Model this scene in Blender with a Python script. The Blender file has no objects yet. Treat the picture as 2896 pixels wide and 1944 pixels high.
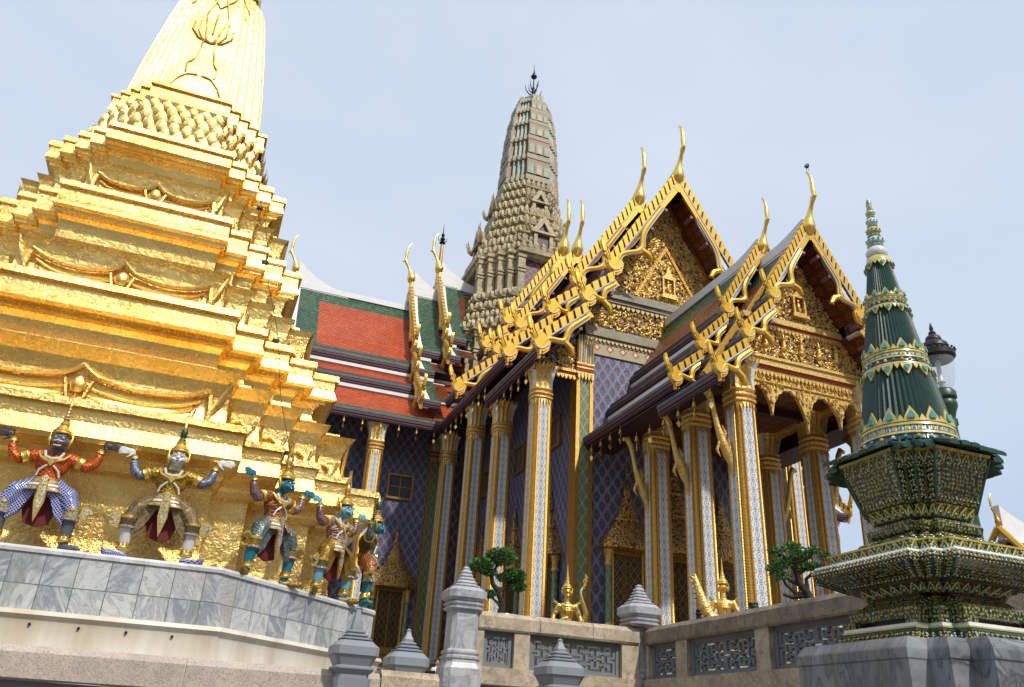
import bpy, bmesh, math, random
import numpy as np
from mathutils import Vector, Matrix
random.seed(7)
S = bpy.context.scene
COL = S.collection
rad = math.radians

# ------------------------------------------------------------------ camera, world, sun, exposure
cam_d = bpy.data.cameras.new('camera'); cam = bpy.data.objects.new('camera', cam_d); COL.objects.link(cam)
cam_d.sensor_width = 36.0; cam_d.sensor_fit = 'HORIZONTAL'; cam_d.lens = 28.74
cam_d.clip_start = 0.1; cam_d.clip_end = 4000
RX = (0.93153, -0.35975, 0.05321); DN = (0.20179, 0.38962, -0.8986); FW = (0.30254, 0.84781, 0.43553)
cam.matrix_world = Matrix(((RX[0], -DN[0], -FW[0], 0), (RX[1], -DN[1], -FW[1], 0), (RX[2], -DN[2], -FW[2], 0), (0, 0, 0, 1)))
S.camera = cam
SUN_EL, SUN_AZ = 50.0, 163.0        # azimuth measured from +Y towards +X
w = bpy.data.worlds.new('World'); S.world = w; w.use_nodes = True
nt = w.node_tree; bg = nt.nodes['Background']
sky = nt.nodes.new('ShaderNodeTexSky'); sky.sky_type = 'NISHITA'; sky.sun_disc = False
sky.sun_elevation = rad(SUN_EL); sky.sun_rotation = rad(SUN_AZ); sky.altitude = 10; sky.air_density = 1.1; sky.dust_density = 2.2; sky.ozone_density = 1.4
tc = nt.nodes.new('ShaderNodeTexCoord'); mp = nt.nodes.new('ShaderNodeMapping'); mp.inputs['Scale'].default_value = (1.0, 1.0, 2.2); mp.inputs['Location'].default_value = (0.3, 0.1, 0.5)
nz = nt.nodes.new('ShaderNodeTexNoise'); nz.inputs['Scale'].default_value = 1.25; nz.inputs['Detail'].default_value = 7; nz.inputs['Roughness'].default_value = .52; nz.inputs['Distortion'].default_value = .5
rp = nt.nodes.new('ShaderNodeValToRGB'); rp.color_ramp.elements[0].position = .34; rp.color_ramp.elements[1].position = .66
rp.color_ramp.elements[0].color = (0, 0, 0, 1); rp.color_ramp.elements[1].color = (1, 1, 1, 1)
mx = nt.nodes.new('ShaderNodeMix'); mx.data_type = 'RGBA'
cl = nt.nodes.new('ShaderNodeMix'); cl.data_type = 'RGBA'; cl.inputs[6].default_value = (5.3, 6.7, 8.7, 1); cl.inputs[7].default_value = (7.7, 8.6, 9.8, 1)
sx_ = nt.nodes.new('ShaderNodeSeparateXYZ'); nt.links.new(tc.outputs['Generated'], sx_.inputs[0])
mr = nt.nodes.new('ShaderNodeMapRange'); mr.inputs['From Min'].default_value = .10; mr.inputs['From Max'].default_value = .62; nt.links.new(sx_.outputs[2], mr.inputs['Value'])
ad = nt.nodes.new('ShaderNodeMath'); ad.operation = 'MULTIPLY_ADD'; ad.inputs[1].default_value = .62; ad.use_clamp = True
m7 = nt.nodes.new('ShaderNodeMath'); m7.operation = 'MULTIPLY'; m7.inputs[1].default_value = .58; nt.links.new(mr.outputs[0], m7.inputs[0])
nt.links.new(rp.outputs[0], ad.inputs[0]); nt.links.new(m7.outputs[0], ad.inputs[2]); nt.links.new(ad.outputs[0], cl.inputs[0])
mx.inputs[0].default_value = .88
yb = nt.nodes.new('ShaderNodeMapRange'); yb.inputs['From Min'].default_value = -.2; yb.inputs['From Max'].default_value = .3; yb.inputs['To Max'].default_value = .2; nt.links.new(sx_.outputs[1], yb.inputs['Value'])
zy = nt.nodes.new('ShaderNodeMath'); zy.operation = 'ADD'; nt.links.new(sx_.outputs[2], zy.inputs[0]); nt.links.new(yb.outputs[0], zy.inputs[1])
hz = nt.nodes.new('ShaderNodeMapRange'); hz.inputs['From Min'].default_value = .10; hz.inputs['From Max'].default_value = .34; nt.links.new(zy.outputs[0], hz.inputs['Value'])
lowc = nt.nodes.new('ShaderNodeMix'); lowc.data_type = 'RGBA'; lowc.inputs[6].default_value = (1.0, .92, .8, 1); nt.links.new(hz.outputs[0], lowc.inputs[0]); nt.links.new(cl.outputs[2], lowc.inputs[7]); nt.links.new(lowc.outputs[2], mx.inputs[7])  # dark low-sky band, taller behind the camera, added so the gold reflects darker
nt.links.new(tc.outputs['Generated'], mp.inputs['Vector']); nt.links.new(mp.outputs[0], nz.inputs['Vector']); nt.links.new(nz.outputs['Fac'], rp.inputs[0])
nt.links.new(sky.outputs[0], mx.inputs[6]); nt.links.new(mx.outputs[2], bg.inputs['Color'])
bg.inputs['Strength'].default_value = 0.10
sd = bpy.data.lights.new('sun', 'SUN'); sun = bpy.data.objects.new('sun', sd); COL.objects.link(sun)
sd.energy = 3.7; sd.angle = rad(2.5); sd.color = (1.0, .94, .84)
sv = Vector((math.sin(rad(SUN_AZ)) * math.cos(rad(SUN_EL)), math.cos(rad(SUN_AZ)) * math.cos(rad(SUN_EL)), math.sin(rad(SUN_EL))))
sun.rotation_euler = sv.to_track_quat('Z', 'Y').to_euler()
S.view_settings.view_transform = 'Standard'; S.view_settings.look = 'None'; S.view_settings.exposure = 0.0; S.view_settings.gamma = 1

# ------------------------------------------------------------------ materials
def L(r, g, b):
    f = lambda c: (c / 255 / 12.92) if c / 255 <= .04045 else ((c / 255 + .055) / 1.055) ** 2.4
    return (f(r), f(g), f(b), 1)
class NT:
    def __init__(s, name):
        s.mat = bpy.data.materials.new(name); s.mat.use_nodes = True; s.t = s.mat.node_tree; s.b = s.t.nodes['Principled BSDF']
        s.tc = s.t.nodes.new('ShaderNodeTexCoord')
    def lk(s, v, i):
        if isinstance(v, bpy.types.NodeSocket): s.t.links.new(v, i)
        elif v is not None: i.default_value = v
    def m(s, op, a, b=None, c=None):
        n = s.t.nodes.new('ShaderNodeMath'); n.operation = op
        s.lk(a, n.inputs[0]); s.lk(b, n.inputs[1]); s.lk(c, n.inputs[2]); return n.outputs[0]
    def mix(s, f, a, b):
        n = s.t.nodes.new('ShaderNodeMix'); n.data_type = 'RGBA'; s.lk(f, n.inputs[0]); s.lk(a, n.inputs[6]); s.lk(b, n.inputs[7]); return n.outputs[2]
    def mul(s, a, b):
        n = s.t.nodes.new('ShaderNodeMix'); n.data_type = 'RGBA'; n.blend_type = 'MULTIPLY'; n.inputs[0].default_value = 1; s.lk(a, n.inputs[6]); s.lk(b, n.inputs[7]); return n.outputs[2]
    def ramp(s, f, stops, const=False):
        n = s.t.nodes.new('ShaderNodeValToRGB'); r = n.color_ramp; r.interpolation = 'CONSTANT' if const else 'LINEAR'
        while len(r.elements) < len(stops): r.elements.new(.5)
        for e, (p, c) in zip(r.elements, stops):
            e.position = p; e.color = c if isinstance(c, tuple) else (c, c, c, 1)
        s.lk(f, n.inputs[0]); return n.outputs[0]
    def map(s, v, sc, rot=(0, 0, 0), loc=(0, 0, 0)):
        n = s.t.nodes.new('ShaderNodeMapping'); s.lk(v, n.inputs[0]); n.inputs['Scale'].default_value = sc; n.inputs['Rotation'].default_value = rot; n.inputs['Location'].default_value = loc; return n.outputs[0]
    def noise(s, scale, det=4, vec=None, ro=.5, dist=0):
        n = s.t.nodes.new('ShaderNodeTexNoise'); n.inputs['Scale'].default_value = scale; n.inputs['Detail'].default_value = det; n.inputs['Roughness'].default_value = ro; n.inputs['Distortion'].default_value = dist
        s.lk(vec if vec is not None else s.obj, n.inputs['Vector']); return n.outputs['Fac']
    def vor(s, scale, vec=None, feat='F1', out='Distance', rnd=1):
        n = s.t.nodes.new('ShaderNodeTexVoronoi'); n.feature = feat; n.inputs['Scale'].default_value = scale; n.inputs['Randomness'].default_value = rnd
        s.lk(vec if vec is not None else s.obj, n.inputs['Vector']); return n.outputs[out]
    def white(s, vec):
        n = s.t.nodes.new('ShaderNodeTexWhiteNoise'); s.lk(vec, n.inputs['Vector']); return n.outputs['Value']
    def sep(s, v):
        n = s.t.nodes.new('ShaderNodeSeparateXYZ'); s.lk(v, n.inputs[0]); return n.outputs
    def comb(s, x, y, z=0.):
        n = s.t.nodes.new('ShaderNodeCombineXYZ'); s.lk(x, n.inputs[0]); s.lk(y, n.inputs[1]); s.lk(z, n.inputs[2]); return n.outputs[0]
    @property
    def uv(s): return s.tc.outputs['UV']
    @property
    def obj(s): return s.tc.outputs['Object']
    @property
    def pos(s):
        n = s.t.nodes.new('ShaderNodeNewGeometry'); return n.outputs['Position']
    def cell(s, v, p):            # fract(v/p)-.5
        return s.m('SUBTRACT', s.m('FRACT', s.m('DIVIDE', v, p)), .5)
    def out(s, col, rough=.6, metal=0., h=None, st=.4, dist=.02, spec=None, coat=None):
        s.lk(col, s.b.inputs['Base Color']); s.lk(rough, s.b.inputs['Roughness']); s.lk(metal, s.b.inputs['Metallic'])
        if spec is not None: s.b.inputs['Specular IOR Level'].default_value = spec
        if coat is not None: s.b.inputs['Coat Weight'].default_value = coat; s.b.inputs['Coat Roughness'].default_value = .12
        if h is not None:
            n = s.t.nodes.new('ShaderNodeBump'); n.inputs['Strength'].default_value = st; n.inputs['Distance'].default_value = dist; s.lk(h, n.inputs['Height']); s.t.links.new(n.outputs[0], s.b.inputs['Normal'])
        return s.mat
MT = {}
def plain(name, col, rough=.6, metal=0., var=.18, sc=6., bump=.15, coat=None):
    t = NT(name); n = t.noise(sc, 5); a = tuple(c * (1 - var) for c in col[:3]) + (1,); b = tuple(min(1, c * (1 + var)) for c in col[:3]) + (1,)
    MT[name] = t.out(t.mix(t.ramp(n, [(.3, 0.), (.7, 1.)]), a, b), rough, metal, t.noise(sc * 6, 4), bump, .01, coat=coat); return MT[name]

t = NT('gold_leaf')   # hammered gold leaf on plaster
n1 = t.noise(5, 6, ro=.6, dist=.6); n2 = t.noise(26, 5, ro=.65, dist=1.2); n3 = t.noise(1.1, 3)
wv = t.m('ADD', t.m('MULTIPLY', n1, 1.0), t.m('MULTIPLY', n2, .55))
colr = t.mix(t.ramp(n3, [(.35, 0.), (.65, 1.)]), (.75, .49, .14, 1), (.86, .62, .23, 1))
colr = t.mix(t.ramp(n2, [(.28, .4), (.42, 0.)]), colr, (.50, .27, .04, 1))
MT['gold_leaf'] = t.out(colr, t.ramp(n1, [(.3, .20), (.7, .34)]), 1.0, wv, .5, .03)
t = NT('gold_smooth')
n = t.noise(2, 3); MT['gold_smooth'] = t.out(t.mix(n, (.68, .43, .115, 1), (.80, .56, .19, 1)), .28, 1.0, t.noise(22, 4), .2, .012)
t = NT('gold_bright')  # smooth gilt metal of finials and statues
n = t.noise(9, 4)
MT['gold_bright'] = t.out(t.mix(n, (.80, .50, .10, 1), (.95, .66, .19, 1)), t.ramp(n, [(.3, .24), (.7, .40)]), 1.0, t.noise(40, 4), .18, .01)
t = NT('gold_mosaic')  # small gilt glass mosaic
v = t.vor(34, out='Distance'); vc = t.vor(34, out='Color'); n = t.noise(2.0, 3)
cc = t.mix(t.sep(vc)[0], (.60, .36, .07, 1), (.90, .64, .22, 1))
MT['gold_mosaic'] = t.out(t.mix(t.ramp(v, [(.55, 0.), (.8, .8)]), cc, (.22, .10, .02, 1)), t.ramp(t.sep(vc)[1], [(0, .28), (1, .55)]), .5, v, .5, .015)
t = NT('gold_yellow')  # gilded and painted barge boards
n = t.noise(6, 5)
MT['gold_yellow'] = t.out(t.mix(n, (.62, .36, .028, 1), (.76, .47, .06, 1)), .36, .4, t.noise(30, 4), .3, .02)
t = NT('gold_rope')
u = t.sep(t.uv); wv = t.m('SINE', t.m('MULTIPLY', u[1], 150.)); vc = t.vor(30, out='Color')
MT['gold_rope'] = t.out(t.mix(t.ramp(wv, [(.0, .7), (.6, 0.)]), t.mix(t.sep(vc)[0], (.52, .29, .05, 1), (.80, .50, .12, 1)), (.30, .14, .02, 1)), .33, .75, wv, .35, .02)
plain('gold_shade_line', (.58, .38, .11, 1), .4, .7, .2, 12, .2); plain('gold_recess', (.74, .46, .10, 1), .32, .9, .2, 12, .4)
plain('gold_dark', (.40, .22, .05, 1), .45, .7, .3, 12, .4)

t = NT('wall_mosaic')   # blue diamond mosaic with red medallions
u = t.sep(t.uv); px, py = .46, .70
def lat(ox, oy):
    a = t.m('MULTIPLY', t.cell(t.m('ADD', u[0], ox * px), px), px); b = t.m('MULTIPLY', t.cell(t.m('ADD', u[1], oy * py), py), py * .62)
    return t.m('ADD', t.m('MULTIPLY', .62, t.m('SQRT', t.m('ADD', t.m('MULTIPLY', a, a), t.m('MULTIPLY', b, b)))), t.m('MULTIPLY', .40, t.m('ADD', t.m('ABSOLUTE', a), t.m('ABSOLUTE', b)))), a, b
r1, a1, b1 = lat(0, 0); r2, a2, b2 = lat(.5, .5); r = t.m('MINIMUM', r1, r2)
r3 = t.m('MINIMUM', lat(.5, 0)[0], lat(0, .5)[0])
nn = t.m('MULTIPLY', t.m('SUBTRACT', t.noise(26, 3, t.uv), .5), .05)
rr = t.m('ADD', r, nn)
vsp = t.sep(t.vor(70, t.uv, out='Color'))
base = t.mix(t.ramp(vsp[0], [(.25, 0.), (.75, 1.)]), L(134, 140, 164), L(176, 174, 188))
med = t.ramp(rr, [(0., L(170, 140, 140)), (.018, L(84, 54, 66)), (.040, L(128, 96, 100)), (.052, L(78, 50, 64)), (.104, L(150, 140, 160)), (.114, L(50, 68, 122)), (.158, L(150, 162, 188)), (.172, L(104, 116, 152))], True)
c = t.mix(t.ramp(rr, [(.188, 0.), (.194, 1.)]), med, base)
c = t.mix(t.ramp(t.m('ADD', r3, nn), [(.03, 1.), (.04, 0.)]), c, L(176, 104, 112))
c = t.mix(t.ramp(t.m('ABSOLUTE', t.m('SUBTRACT', t.m('ADD', r3, nn), .055)), [(.006, .8), (.010, 0.)]), c, L(70, 90, 170))
c = t.mix(t.ramp(t.noise(.7, 4), [(.3, .4), (.7, .08)]), c, L(84, 86, 98))
MT['wall_mosaic'] = t.out(c, t.ramp(vsp[1], [(0, .22), (1, .5)]), 0., t.m('ADD', vsp[2], t.m('MULTIPLY', rr, 8.)), .35, .012)

t = NT('flower_tile')   # white porcelain strips with blue and yellow flowers
u = t.sep(t.uv); p = .30
a = u[0]; b = t.m('MULTIPLY', t.cell(u[1], p), p); r1 = t.m('SQRT', t.m('ADD', t.m('MULTIPLY', a, a), t.m('MULTIPLY', b, b)))
b2 = t.m('MULTIPLY', t.cell(t.m('ADD', u[1], p / 2), p), p); r2 = t.m('SQRT', t.m('ADD', t.m('MULTIPLY', a, a), t.m('MULTIPLY', b2, b2)))
as_ = t.m('SUBTRACT', t.m('ABSOLUTE', a), .17); rs = t.m('SQRT', t.m('ADD', t.m('MULTIPLY', as_, as_), t.m('MULTIPLY', b2, b2)))
wht = t.mix(t.noise(30, 3, t.uv), L(196, 198, 200), L(228, 229, 228))
c = t.mix(t.ramp(t.m('ABSOLUTE', t.m('SUBTRACT', r1, .078)), [(.008, .9), (.016, 0.)]), wht, L(92, 118, 172))
c = t.mix(t.ramp(r1, [(.02, 1.), (.028, 0.)]), c, L(78, 100, 160))
c = t.mix(t.ramp(r2, [(.035, 1.), (.045, 0.)]), c, L(150, 145, 40))
c = t.mix(t.ramp(t.m('ABSOLUTE', t.m('SUBTRACT', r2, .062)), [(.006, .8), (.012, 0.)]), c, L(120, 130, 150))
c = t.mix(t.ramp(t.m('ABSOLUTE', t.m('SUBTRACT', rs, .055)), [(.008, .9), (.016, 0.)]), c, L(104, 130, 178))
MT['flower_tile'] = t.out(c, .28, 0., r1, .1, .01)

t = NT('pilaster_green')
u = t.sep(t.uv); a = t.m('ABSOLUTE', t.cell(u[0], .36)); b = t.m('ABSOLUTE', t.cell(u[1], .62)); dd = t.m('ADD', a, b)
n = t.sep(t.vor(60, t.uv, out='Color'))[0]
c = t.mix(n, L(88, 108, 84), L(128, 140, 104)); c = t.mix(t.ramp(t.m('ABSOLUTE', t.m('SUBTRACT', dd, .48)), [(.03, 1.), (.06, 0.)]), c, L(160, 170, 140))
c = t.mix(t.ramp(dd, [(.10, 1.), (.14, 0.)]), c, L(150, 90, 70)); c = t.mix(t.ramp(t.m('ABSOLUTE', t.m('SUBTRACT', dd, .3)), [(.02, .8), (.05, 0.)]), c, L(70, 110, 90))
MT['pilaster_green'] = t.out(c, .4, 0., n, .3, .01)

def tile(name, c1, c2, pu=.16, pv=.20):
    t = NT(name); u = t.sep(t.uv); row = t.m('FLOOR', t.m('DIVIDE', u[1], pv)); off = t.m('MULTIPLY', t.m('MODULO', row, 2.), pu / 2)
    uu = t.m('ADD', u[0], off); ci = t.m('FLOOR', t.m('DIVIDE', uu, pu)); rnd = t.white(t.comb(ci, row))
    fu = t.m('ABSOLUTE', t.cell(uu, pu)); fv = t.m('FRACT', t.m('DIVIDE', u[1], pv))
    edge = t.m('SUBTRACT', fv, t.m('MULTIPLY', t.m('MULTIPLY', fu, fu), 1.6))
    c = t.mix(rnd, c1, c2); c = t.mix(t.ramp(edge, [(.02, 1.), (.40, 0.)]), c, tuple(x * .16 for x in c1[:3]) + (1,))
    c = t.mix(t.ramp(t.noise(1.0, 6, t.comb(t.m('MULTIPLY', u[0], 2.2), t.m('MULTIPLY', u[1], .35)), .65), [(.44, 0.), (.72, .5)]), c, tuple(x * .5 for x in c2[:3]) + (1,))
    c = t.mix(t.ramp(t.noise(.9, 5), [(.42, 0.), (.75, .45)]), c, tuple(x * .45 for x in c1[:3]) + (1,))
    MT[name] = t.out(c, .34, 0., t.m('SUBTRACT', t.m('ADD', edge, t.m('MULTIPLY', rnd, .25)), fu), .7, .05)
tile('tile_orange', L(196, 76, 26), L(222, 100, 44)); tile('tile_green', L(44, 82, 56), L(84, 122, 92)); tile('tile_brown', L(116, 56, 36), L(150, 76, 50), .2, .24)
plain('white_plaster', L(222, 222, 224), .6, 0, .06, 3, .2)
plain('grey_plaster', L(176, 172, 166), .65, 0, .14, 5, .3)
plain('maroon', L(78, 40, 50), .45, 0, .2, 5, .15)
plain('maroon_dark', L(52, 24, 28), .55, 0, .2, 5, .15)
plain('lead_edge', L(84, 92, 94), .6, 0, .35, 4, .3)
plain('lilac_end', L(128, 92, 104), .6, 0, .1)
plain('white_edge', L(206, 204, 222), .4, 0, .05)
plain('red_paint', L(150, 44, 34), .5, 0, .15)
plain('dark_void', L(26, 18, 14), .8, 0, .2)
plain('blue_ground', L(40, 62, 150), .45, 0, .2, 20)
t = NT('blue_gilt'); n = t.noise(11, 5, ro=.7, dist=1.5); t.out(t.mix(t.ramp(n, [(.49, 0.), (.54, 1.)]), L(44, 62, 140), (.62, .38, .09, 1)), .45, .35, n, .8, .05); MT['blue_gilt'] = t.mat
plain('cream_band', L(196, 176, 122), .45, .25, .15, 18, .3)
t = NT('ceiling_pattern'); u = t.sep(t.uv); a = t.cell(u[0], .5); b = t.cell(u[1], .5); r = t.m('SQRT', t.m('ADD', t.m('MULTIPLY', a, a), t.m('MULTIPLY', b, b)))
wob = t.m('ADD', r, t.m('MULTIPLY', t.m('SINE', t.m('MULTIPLY', t.m('ARCTAN2', a, b), 8.)), .03))
c = t.mix(t.ramp(t.m('ABSOLUTE', t.m('SUBTRACT', wob, .28)), [(.04, 1.), (.07, 0.)]), L(88, 42, 24), L(132, 78, 34)); c = t.mix(t.ramp(wob, [(.08, 1.), (.11, 0.)]), c, L(136, 84, 38))
MT['ceiling_pattern'] = t.out(c, .5, .1)
t = NT('frieze_band'); u = t.sep(t.uv); a = t.m('ABSOLUTE', t.cell(u[0], .62)); b = t.m('ABSOLUTE', t.m('SUBTRACT', t.m('FRACT', t.m('DIVIDE', u[1], .5)), .5)); d = t.m('ADD', t.m('MULTIPLY', a, 1.3), b)
n = t.sep(t.vor(50, t.uv, out='Color'))[0]
c = t.mix(n, L(150, 150, 110), L(186, 176, 136)); c = t.mix(t.ramp(d, [(.40, 1.), (.44, 0.)]), c, L(168, 80, 72)); c = t.mix(t.ramp(d, [(.20, 1.), (.24, 0.)]), c, L(212, 206, 190))
MT['frieze_band'] = t.out(c, .4, .0, n, .3, .01)
t = NT('cornice_grey'); n = t.sep(t.vor(36, out='Color'))[0]; c = t.mix(n, L(128, 122, 104), L(170, 162, 138)); c = t.mix(t.ramp(t.noise(1.2, 4), [(.4, 0.), (.7, .5)]), c, L(96, 90, 74))
MT['cornice_grey'] = t.out(c, .5, .1, n, .4, .02)

def marble(name, lo, hi, tsize=None, grout=.006, seed=0., sc=2.2, vein=.55):
    t = NT(name); u = t.uv
    if tsize:
        s_ = t.sep(u); cu = t.m('FLOOR', t.m('DIVIDE', s_[0], tsize)); cv = t.m('FLOOR', t.m('DIVIDE', t.m('ADD', s_[1], seed), tsize)); rnd = t.white(t.comb(cu, cv)); rnd2 = t.white(t.comb(cv, cu, 3.))
        vec = t.comb(t.m('ADD', s_[0], t.m('MULTIPLY', rnd, 9.)), t.m('ADD', s_[1], t.m('MULTIPLY', rnd2, 7.)), t.m('MULTIPLY', rnd, 20.))
        nr = t.t.nodes.new('ShaderNodeVectorRotate'); nr.rotation_type = 'Z_AXIS'; t.lk(vec, nr.inputs['Vector']); t.lk(t.m('MULTIPLY', rnd2, 3.), nr.inputs['Angle']); vec = nr.outputs[0]
    else: vec = t.obj; rnd = t.noise(.9, 2)
    st = t.map(vec, (1., 3.4, 1.), (0, 0, .6))
    v1 = t.noise(sc, 6, st, .62, 1.4); v2 = t.noise(sc * 3.4, 6, st, .6, .9)
    f = t.m('ADD', t.m('MULTIPLY', v1, .75), t.m('MULTIPLY', v2, .35))
    if tsize: f = t.m('ADD', f, t.m('MULTIPLY', t.m('SUBTRACT', rnd, .5), .27))
    c = t.mix(t.ramp(f, [(.38, 0.), (.50, .55), (.66, 1.)]), lo, hi)
    c = t.mix(t.ramp(t.m('ABSOLUTE', t.m('SUBTRACT', v1, .5)), [(0., vein), (.03, 0.)]), c, tuple(x * .55 for x in lo[:3]) + (1,))
    hgt = f
    if tsize:
        a = t.m('ABSOLUTE', t.cell(s_[0], tsize)); b = t.m('ABSOLUTE', t.cell(t.m('ADD', s_[1], seed), tsize)); e = t.m('MAXIMUM', a, b); g0 = .5 - grout / tsize
        dg = t.m('ABSOLUTE', t.m('SUBTRACT', a, b)); mn = t.m('MINIMUM', a, b)
        star = t.m('MINIMUM', t.m('MINIMUM', dg, mn), 1.)
        c = t.mix(t.ramp(star, [(.004, .28), (.012, 0.)]), c, L(126, 128, 132))
        c = t.mix(t.ramp(e, [(g0 - .004, 0.), (g0 + .002, .9)]), c, L(92, 92, 88))
    c = t.mix(t.ramp(t.noise(1.4, 5, t.map(t.obj, (1.6, 1.6, .35))), [(.5, 0.), (.78, .38)]), c, L(140, 126, 96))
    MT[name] = t.out(c, .32, 0., hgt, .08, .01)
marble('marble_tiles', L(130, 137, 146), L(190, 192, 193), .355, .005, -.245)
marble('marble_grey', L(128, 132, 140), L(186, 188, 192)); marble('marble_white', L(176, 178, 182), L(214, 214, 216), None, .006, 0, 1.5, .35)
marble('marble_dark', L(58, 64, 72), L(132, 136, 140), None, .006, 0, 1.3, .7)
t = NT('cream_stone'); n = t.noise(1.2, 6, t.map(t.obj, (2., 2., .22)), .6); c = t.mix(t.ramp(n, [(.35, 0.), (.7, 1.)]), L(196, 184, 164), L(232, 229, 220))
c = t.mix(t.ramp(t.noise(.6, 4), [(.5, 0.), (.75, .5)]), c, L(190, 170, 142)); MT['cream_stone'] = t.out(c, .5, 0., t.noise(14, 5), .12, .01)
def granite(name, lo, hi, spk, mot=.5):
    t = NT(name); n = t.noise(85, 5, ro=.8); n2 = t.noise(2.2, 6, ro=.6); c = t.mix(t.ramp(n2, [(.35, 0.), (.65, 1.)]), lo, hi)
    c = t.mix(t.ramp(n, [(.40, .75), (.52, 0.)]), c, spk); c = t.mix(t.ramp(t.noise(7, 8, ro=.78), [(.47, 0.), (.66, mot)]), c, tuple(x * .42 for x in lo[:3]) + (1,))
    MT[name] = t.out(c, .68, 0., t.m('ADD', n, t.noise(30, 4)), .3, .012)
granite('granite_pink', L(172, 160, 150), L(194, 178, 164), L(128, 116, 106), .3)
granite('granite_tan', L(176, 158, 134), L(206, 190, 164), L(108, 96, 80), .8)
granite('granite_rough', L(124, 112, 96), L(164, 150, 130), L(72, 64, 54), .8)
plain('grey_paint', L(128, 133, 140), .5, 0, .06, 3, .12)
plain('grey_panel', L(112, 117, 122), .55, 0, .08, 4, .2)
plain('green_paint', L(30, 66, 46), .4, 0, .15, 6, .2)
plain('iron_black', L(34, 34, 36), .45, .3, .15)
def leafmosaic(name, bgc, leaf, dot, sc=19.):
    t = NT(name); u = t.sep(t.uv); ug = t.m('MULTIPLY', u[0], sc); vg = t.m('MULTIPLY', u[1], sc)
    vec = t.comb(ug, vg); wob = t.noise(.55, 2, vec); ang = t.m('MULTIPLY', t.m('SUBTRACT', wob, .5), 9.)
    nr = t.t.nodes.new('ShaderNodeVectorRotate'); nr.rotation_type = 'Z_AXIS'
    v = t.t.nodes.new('ShaderNodeTexVoronoi'); v.feature = 'F1'; v.inputs['Scale'].default_value = 1.; v.inputs['Randomness'].default_value = .55; v.voronoi_dimensions = '2D'; t.lk(vec, v.inputs['Vector'])
    sub = t.t.nodes.new('ShaderNodeVectorMath'); sub.operation = 'SUBTRACT'; t.lk(vec, sub.inputs[0]); t.lk(v.outputs['Position'], sub.inputs[1])
    t.lk(sub.outputs[0], nr.inputs['Vector']); rn = t.sep(v.outputs['Color']); t.lk(t.m('ADD', t.m('MULTIPLY', t.m('ROUND', rn[1]), 1.6), t.m('ADD', ang, -.8)), nr.inputs['Angle'])
    q = t.sep(nr.outputs[0]); el = t.m('SQRT', t.m('ADD', t.m('MULTIPLY', q[0], q[0]), t.m('MULTIPLY', t.m('MULTIPLY', q[1], q[1]), 5.5)))
    rd = v.outputs['Distance']
    c = t.mix(t.ramp(t.noise(12, 3), [(.3, 0.), (.7, 1.)]), bgc, tuple(x * 1.8 for x in bgc[:3]) + (1,))
    lf = t.ramp(el, [(.47, 1.), (.53, 0.)]); isd = t.ramp(rn[0], [(.94, 0.), (.95, 1.)])
    c = t.mix(t.ramp(t.m('ABSOLUTE', t.m('SUBTRACT', el, .66)), [(.05, .6), (.09, 0.)]), c, L(24, 84, 66))
    c = t.mix(t.m('MULTIPLY', lf, t.m('SUBTRACT', 1., isd)), c, t.mix(rn[2], leaf, tuple(x * .6 for x in leaf[:3]) + (1,)))
    c = t.mix(t.m('MULTIPLY', t.ramp(rd, [(.24, 1.), (.3, 0.)]), isd), c, dot)
    MT[name] = t.out(c, .24, 0., t.m('ADD', lf, t.m('MULTIPLY', rd, .5)), .35, .012, coat=.3)
leafmosaic('leaf_mosaic', L(12, 40, 32), L(170, 150, 62), L(190, 196, 196), 31.)
leafmosaic('leaf_mosaic_dark', L(12, 26, 22), L(164, 148, 66), L(190, 196, 196), 28.)
plain('glaze_green', L(22, 66, 54), .2, 0, .3, 9, .15, coat=.5)
plain('glaze_dark', L(20, 60, 50), .42, 0, .25, 9, .15, coat=.15)
plain('glaze_teal', L(52, 142, 146), .18, 0, .2, 9, .1, coat=.5)
plain('glaze_yellow', L(196, 176, 92), .26, 0, .15, 14, .15, coat=.4)
plain('glaze_white', L(206, 210, 208), .24, 0, .08, 14, .1, coat=.4)
plain('glaze_blue', L(24, 62, 96), .22, 0, .3, 30, .1, coat=.4)
plain('glaze_maroon', L(58, 34, 30), .4, 0, .2, 9)
def scale(name, c1, c2, line, sc=34., metal=.35):   # glass mosaic costume
    t = NT(name); o = t.obj; s_ = t.sep(o); a = t.m('ADD', s_[0], t.m('MULTIPLY', s_[1], .8)); b = s_[2]
    d1 = t.m('ABSOLUTE', t.cell(t.m('ADD', a, b), 1.6 / sc)); d2 = t.m('ABSOLUTE', t.cell(t.m('SUBTRACT', a, b), 1.6 / sc)); e = t.m('MAXIMUM', d1, d2)
    rn = t.sep(t.vor(sc * 1.1, out='Color'))
    c = t.mix(t.ramp(rn[0], [(.3, 0.), (.7, 1.)]), c1, c2); c = t.mix(t.ramp(e, [(.36, 0.), (.42, 1.)]), c, line)
    MT[name] = t.out(c, t.ramp(rn[1], [(0, .12), (1, .42)]), metal, t.m('ADD', rn[2], e), .6, .01)
scale('cloth_red', L(150, 30, 14), L(196, 56, 20), L(196, 120, 40)); scale('cloth_blue', L(26, 40, 120), L(44, 64, 160), L(196, 200, 214), 44)
scale('cloth_green', L(60, 74, 26), L(150, 112, 22), L(196, 150, 40)); scale('cloth_brown', L(120, 96, 56), L(168, 148, 112), L(74, 58, 32), 60, .5)
scale('cloth_stripe', L(60, 66, 116), L(90, 140, 140), L(150, 136, 160), 50, .5); scale('cloth_purple', L(84, 34, 74), L(130, 50, 60), L(196, 140, 40)); scale('cloth_lilac', L(120, 96, 128), L(170, 140, 140), L(96, 66, 60), 60, .5)
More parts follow.
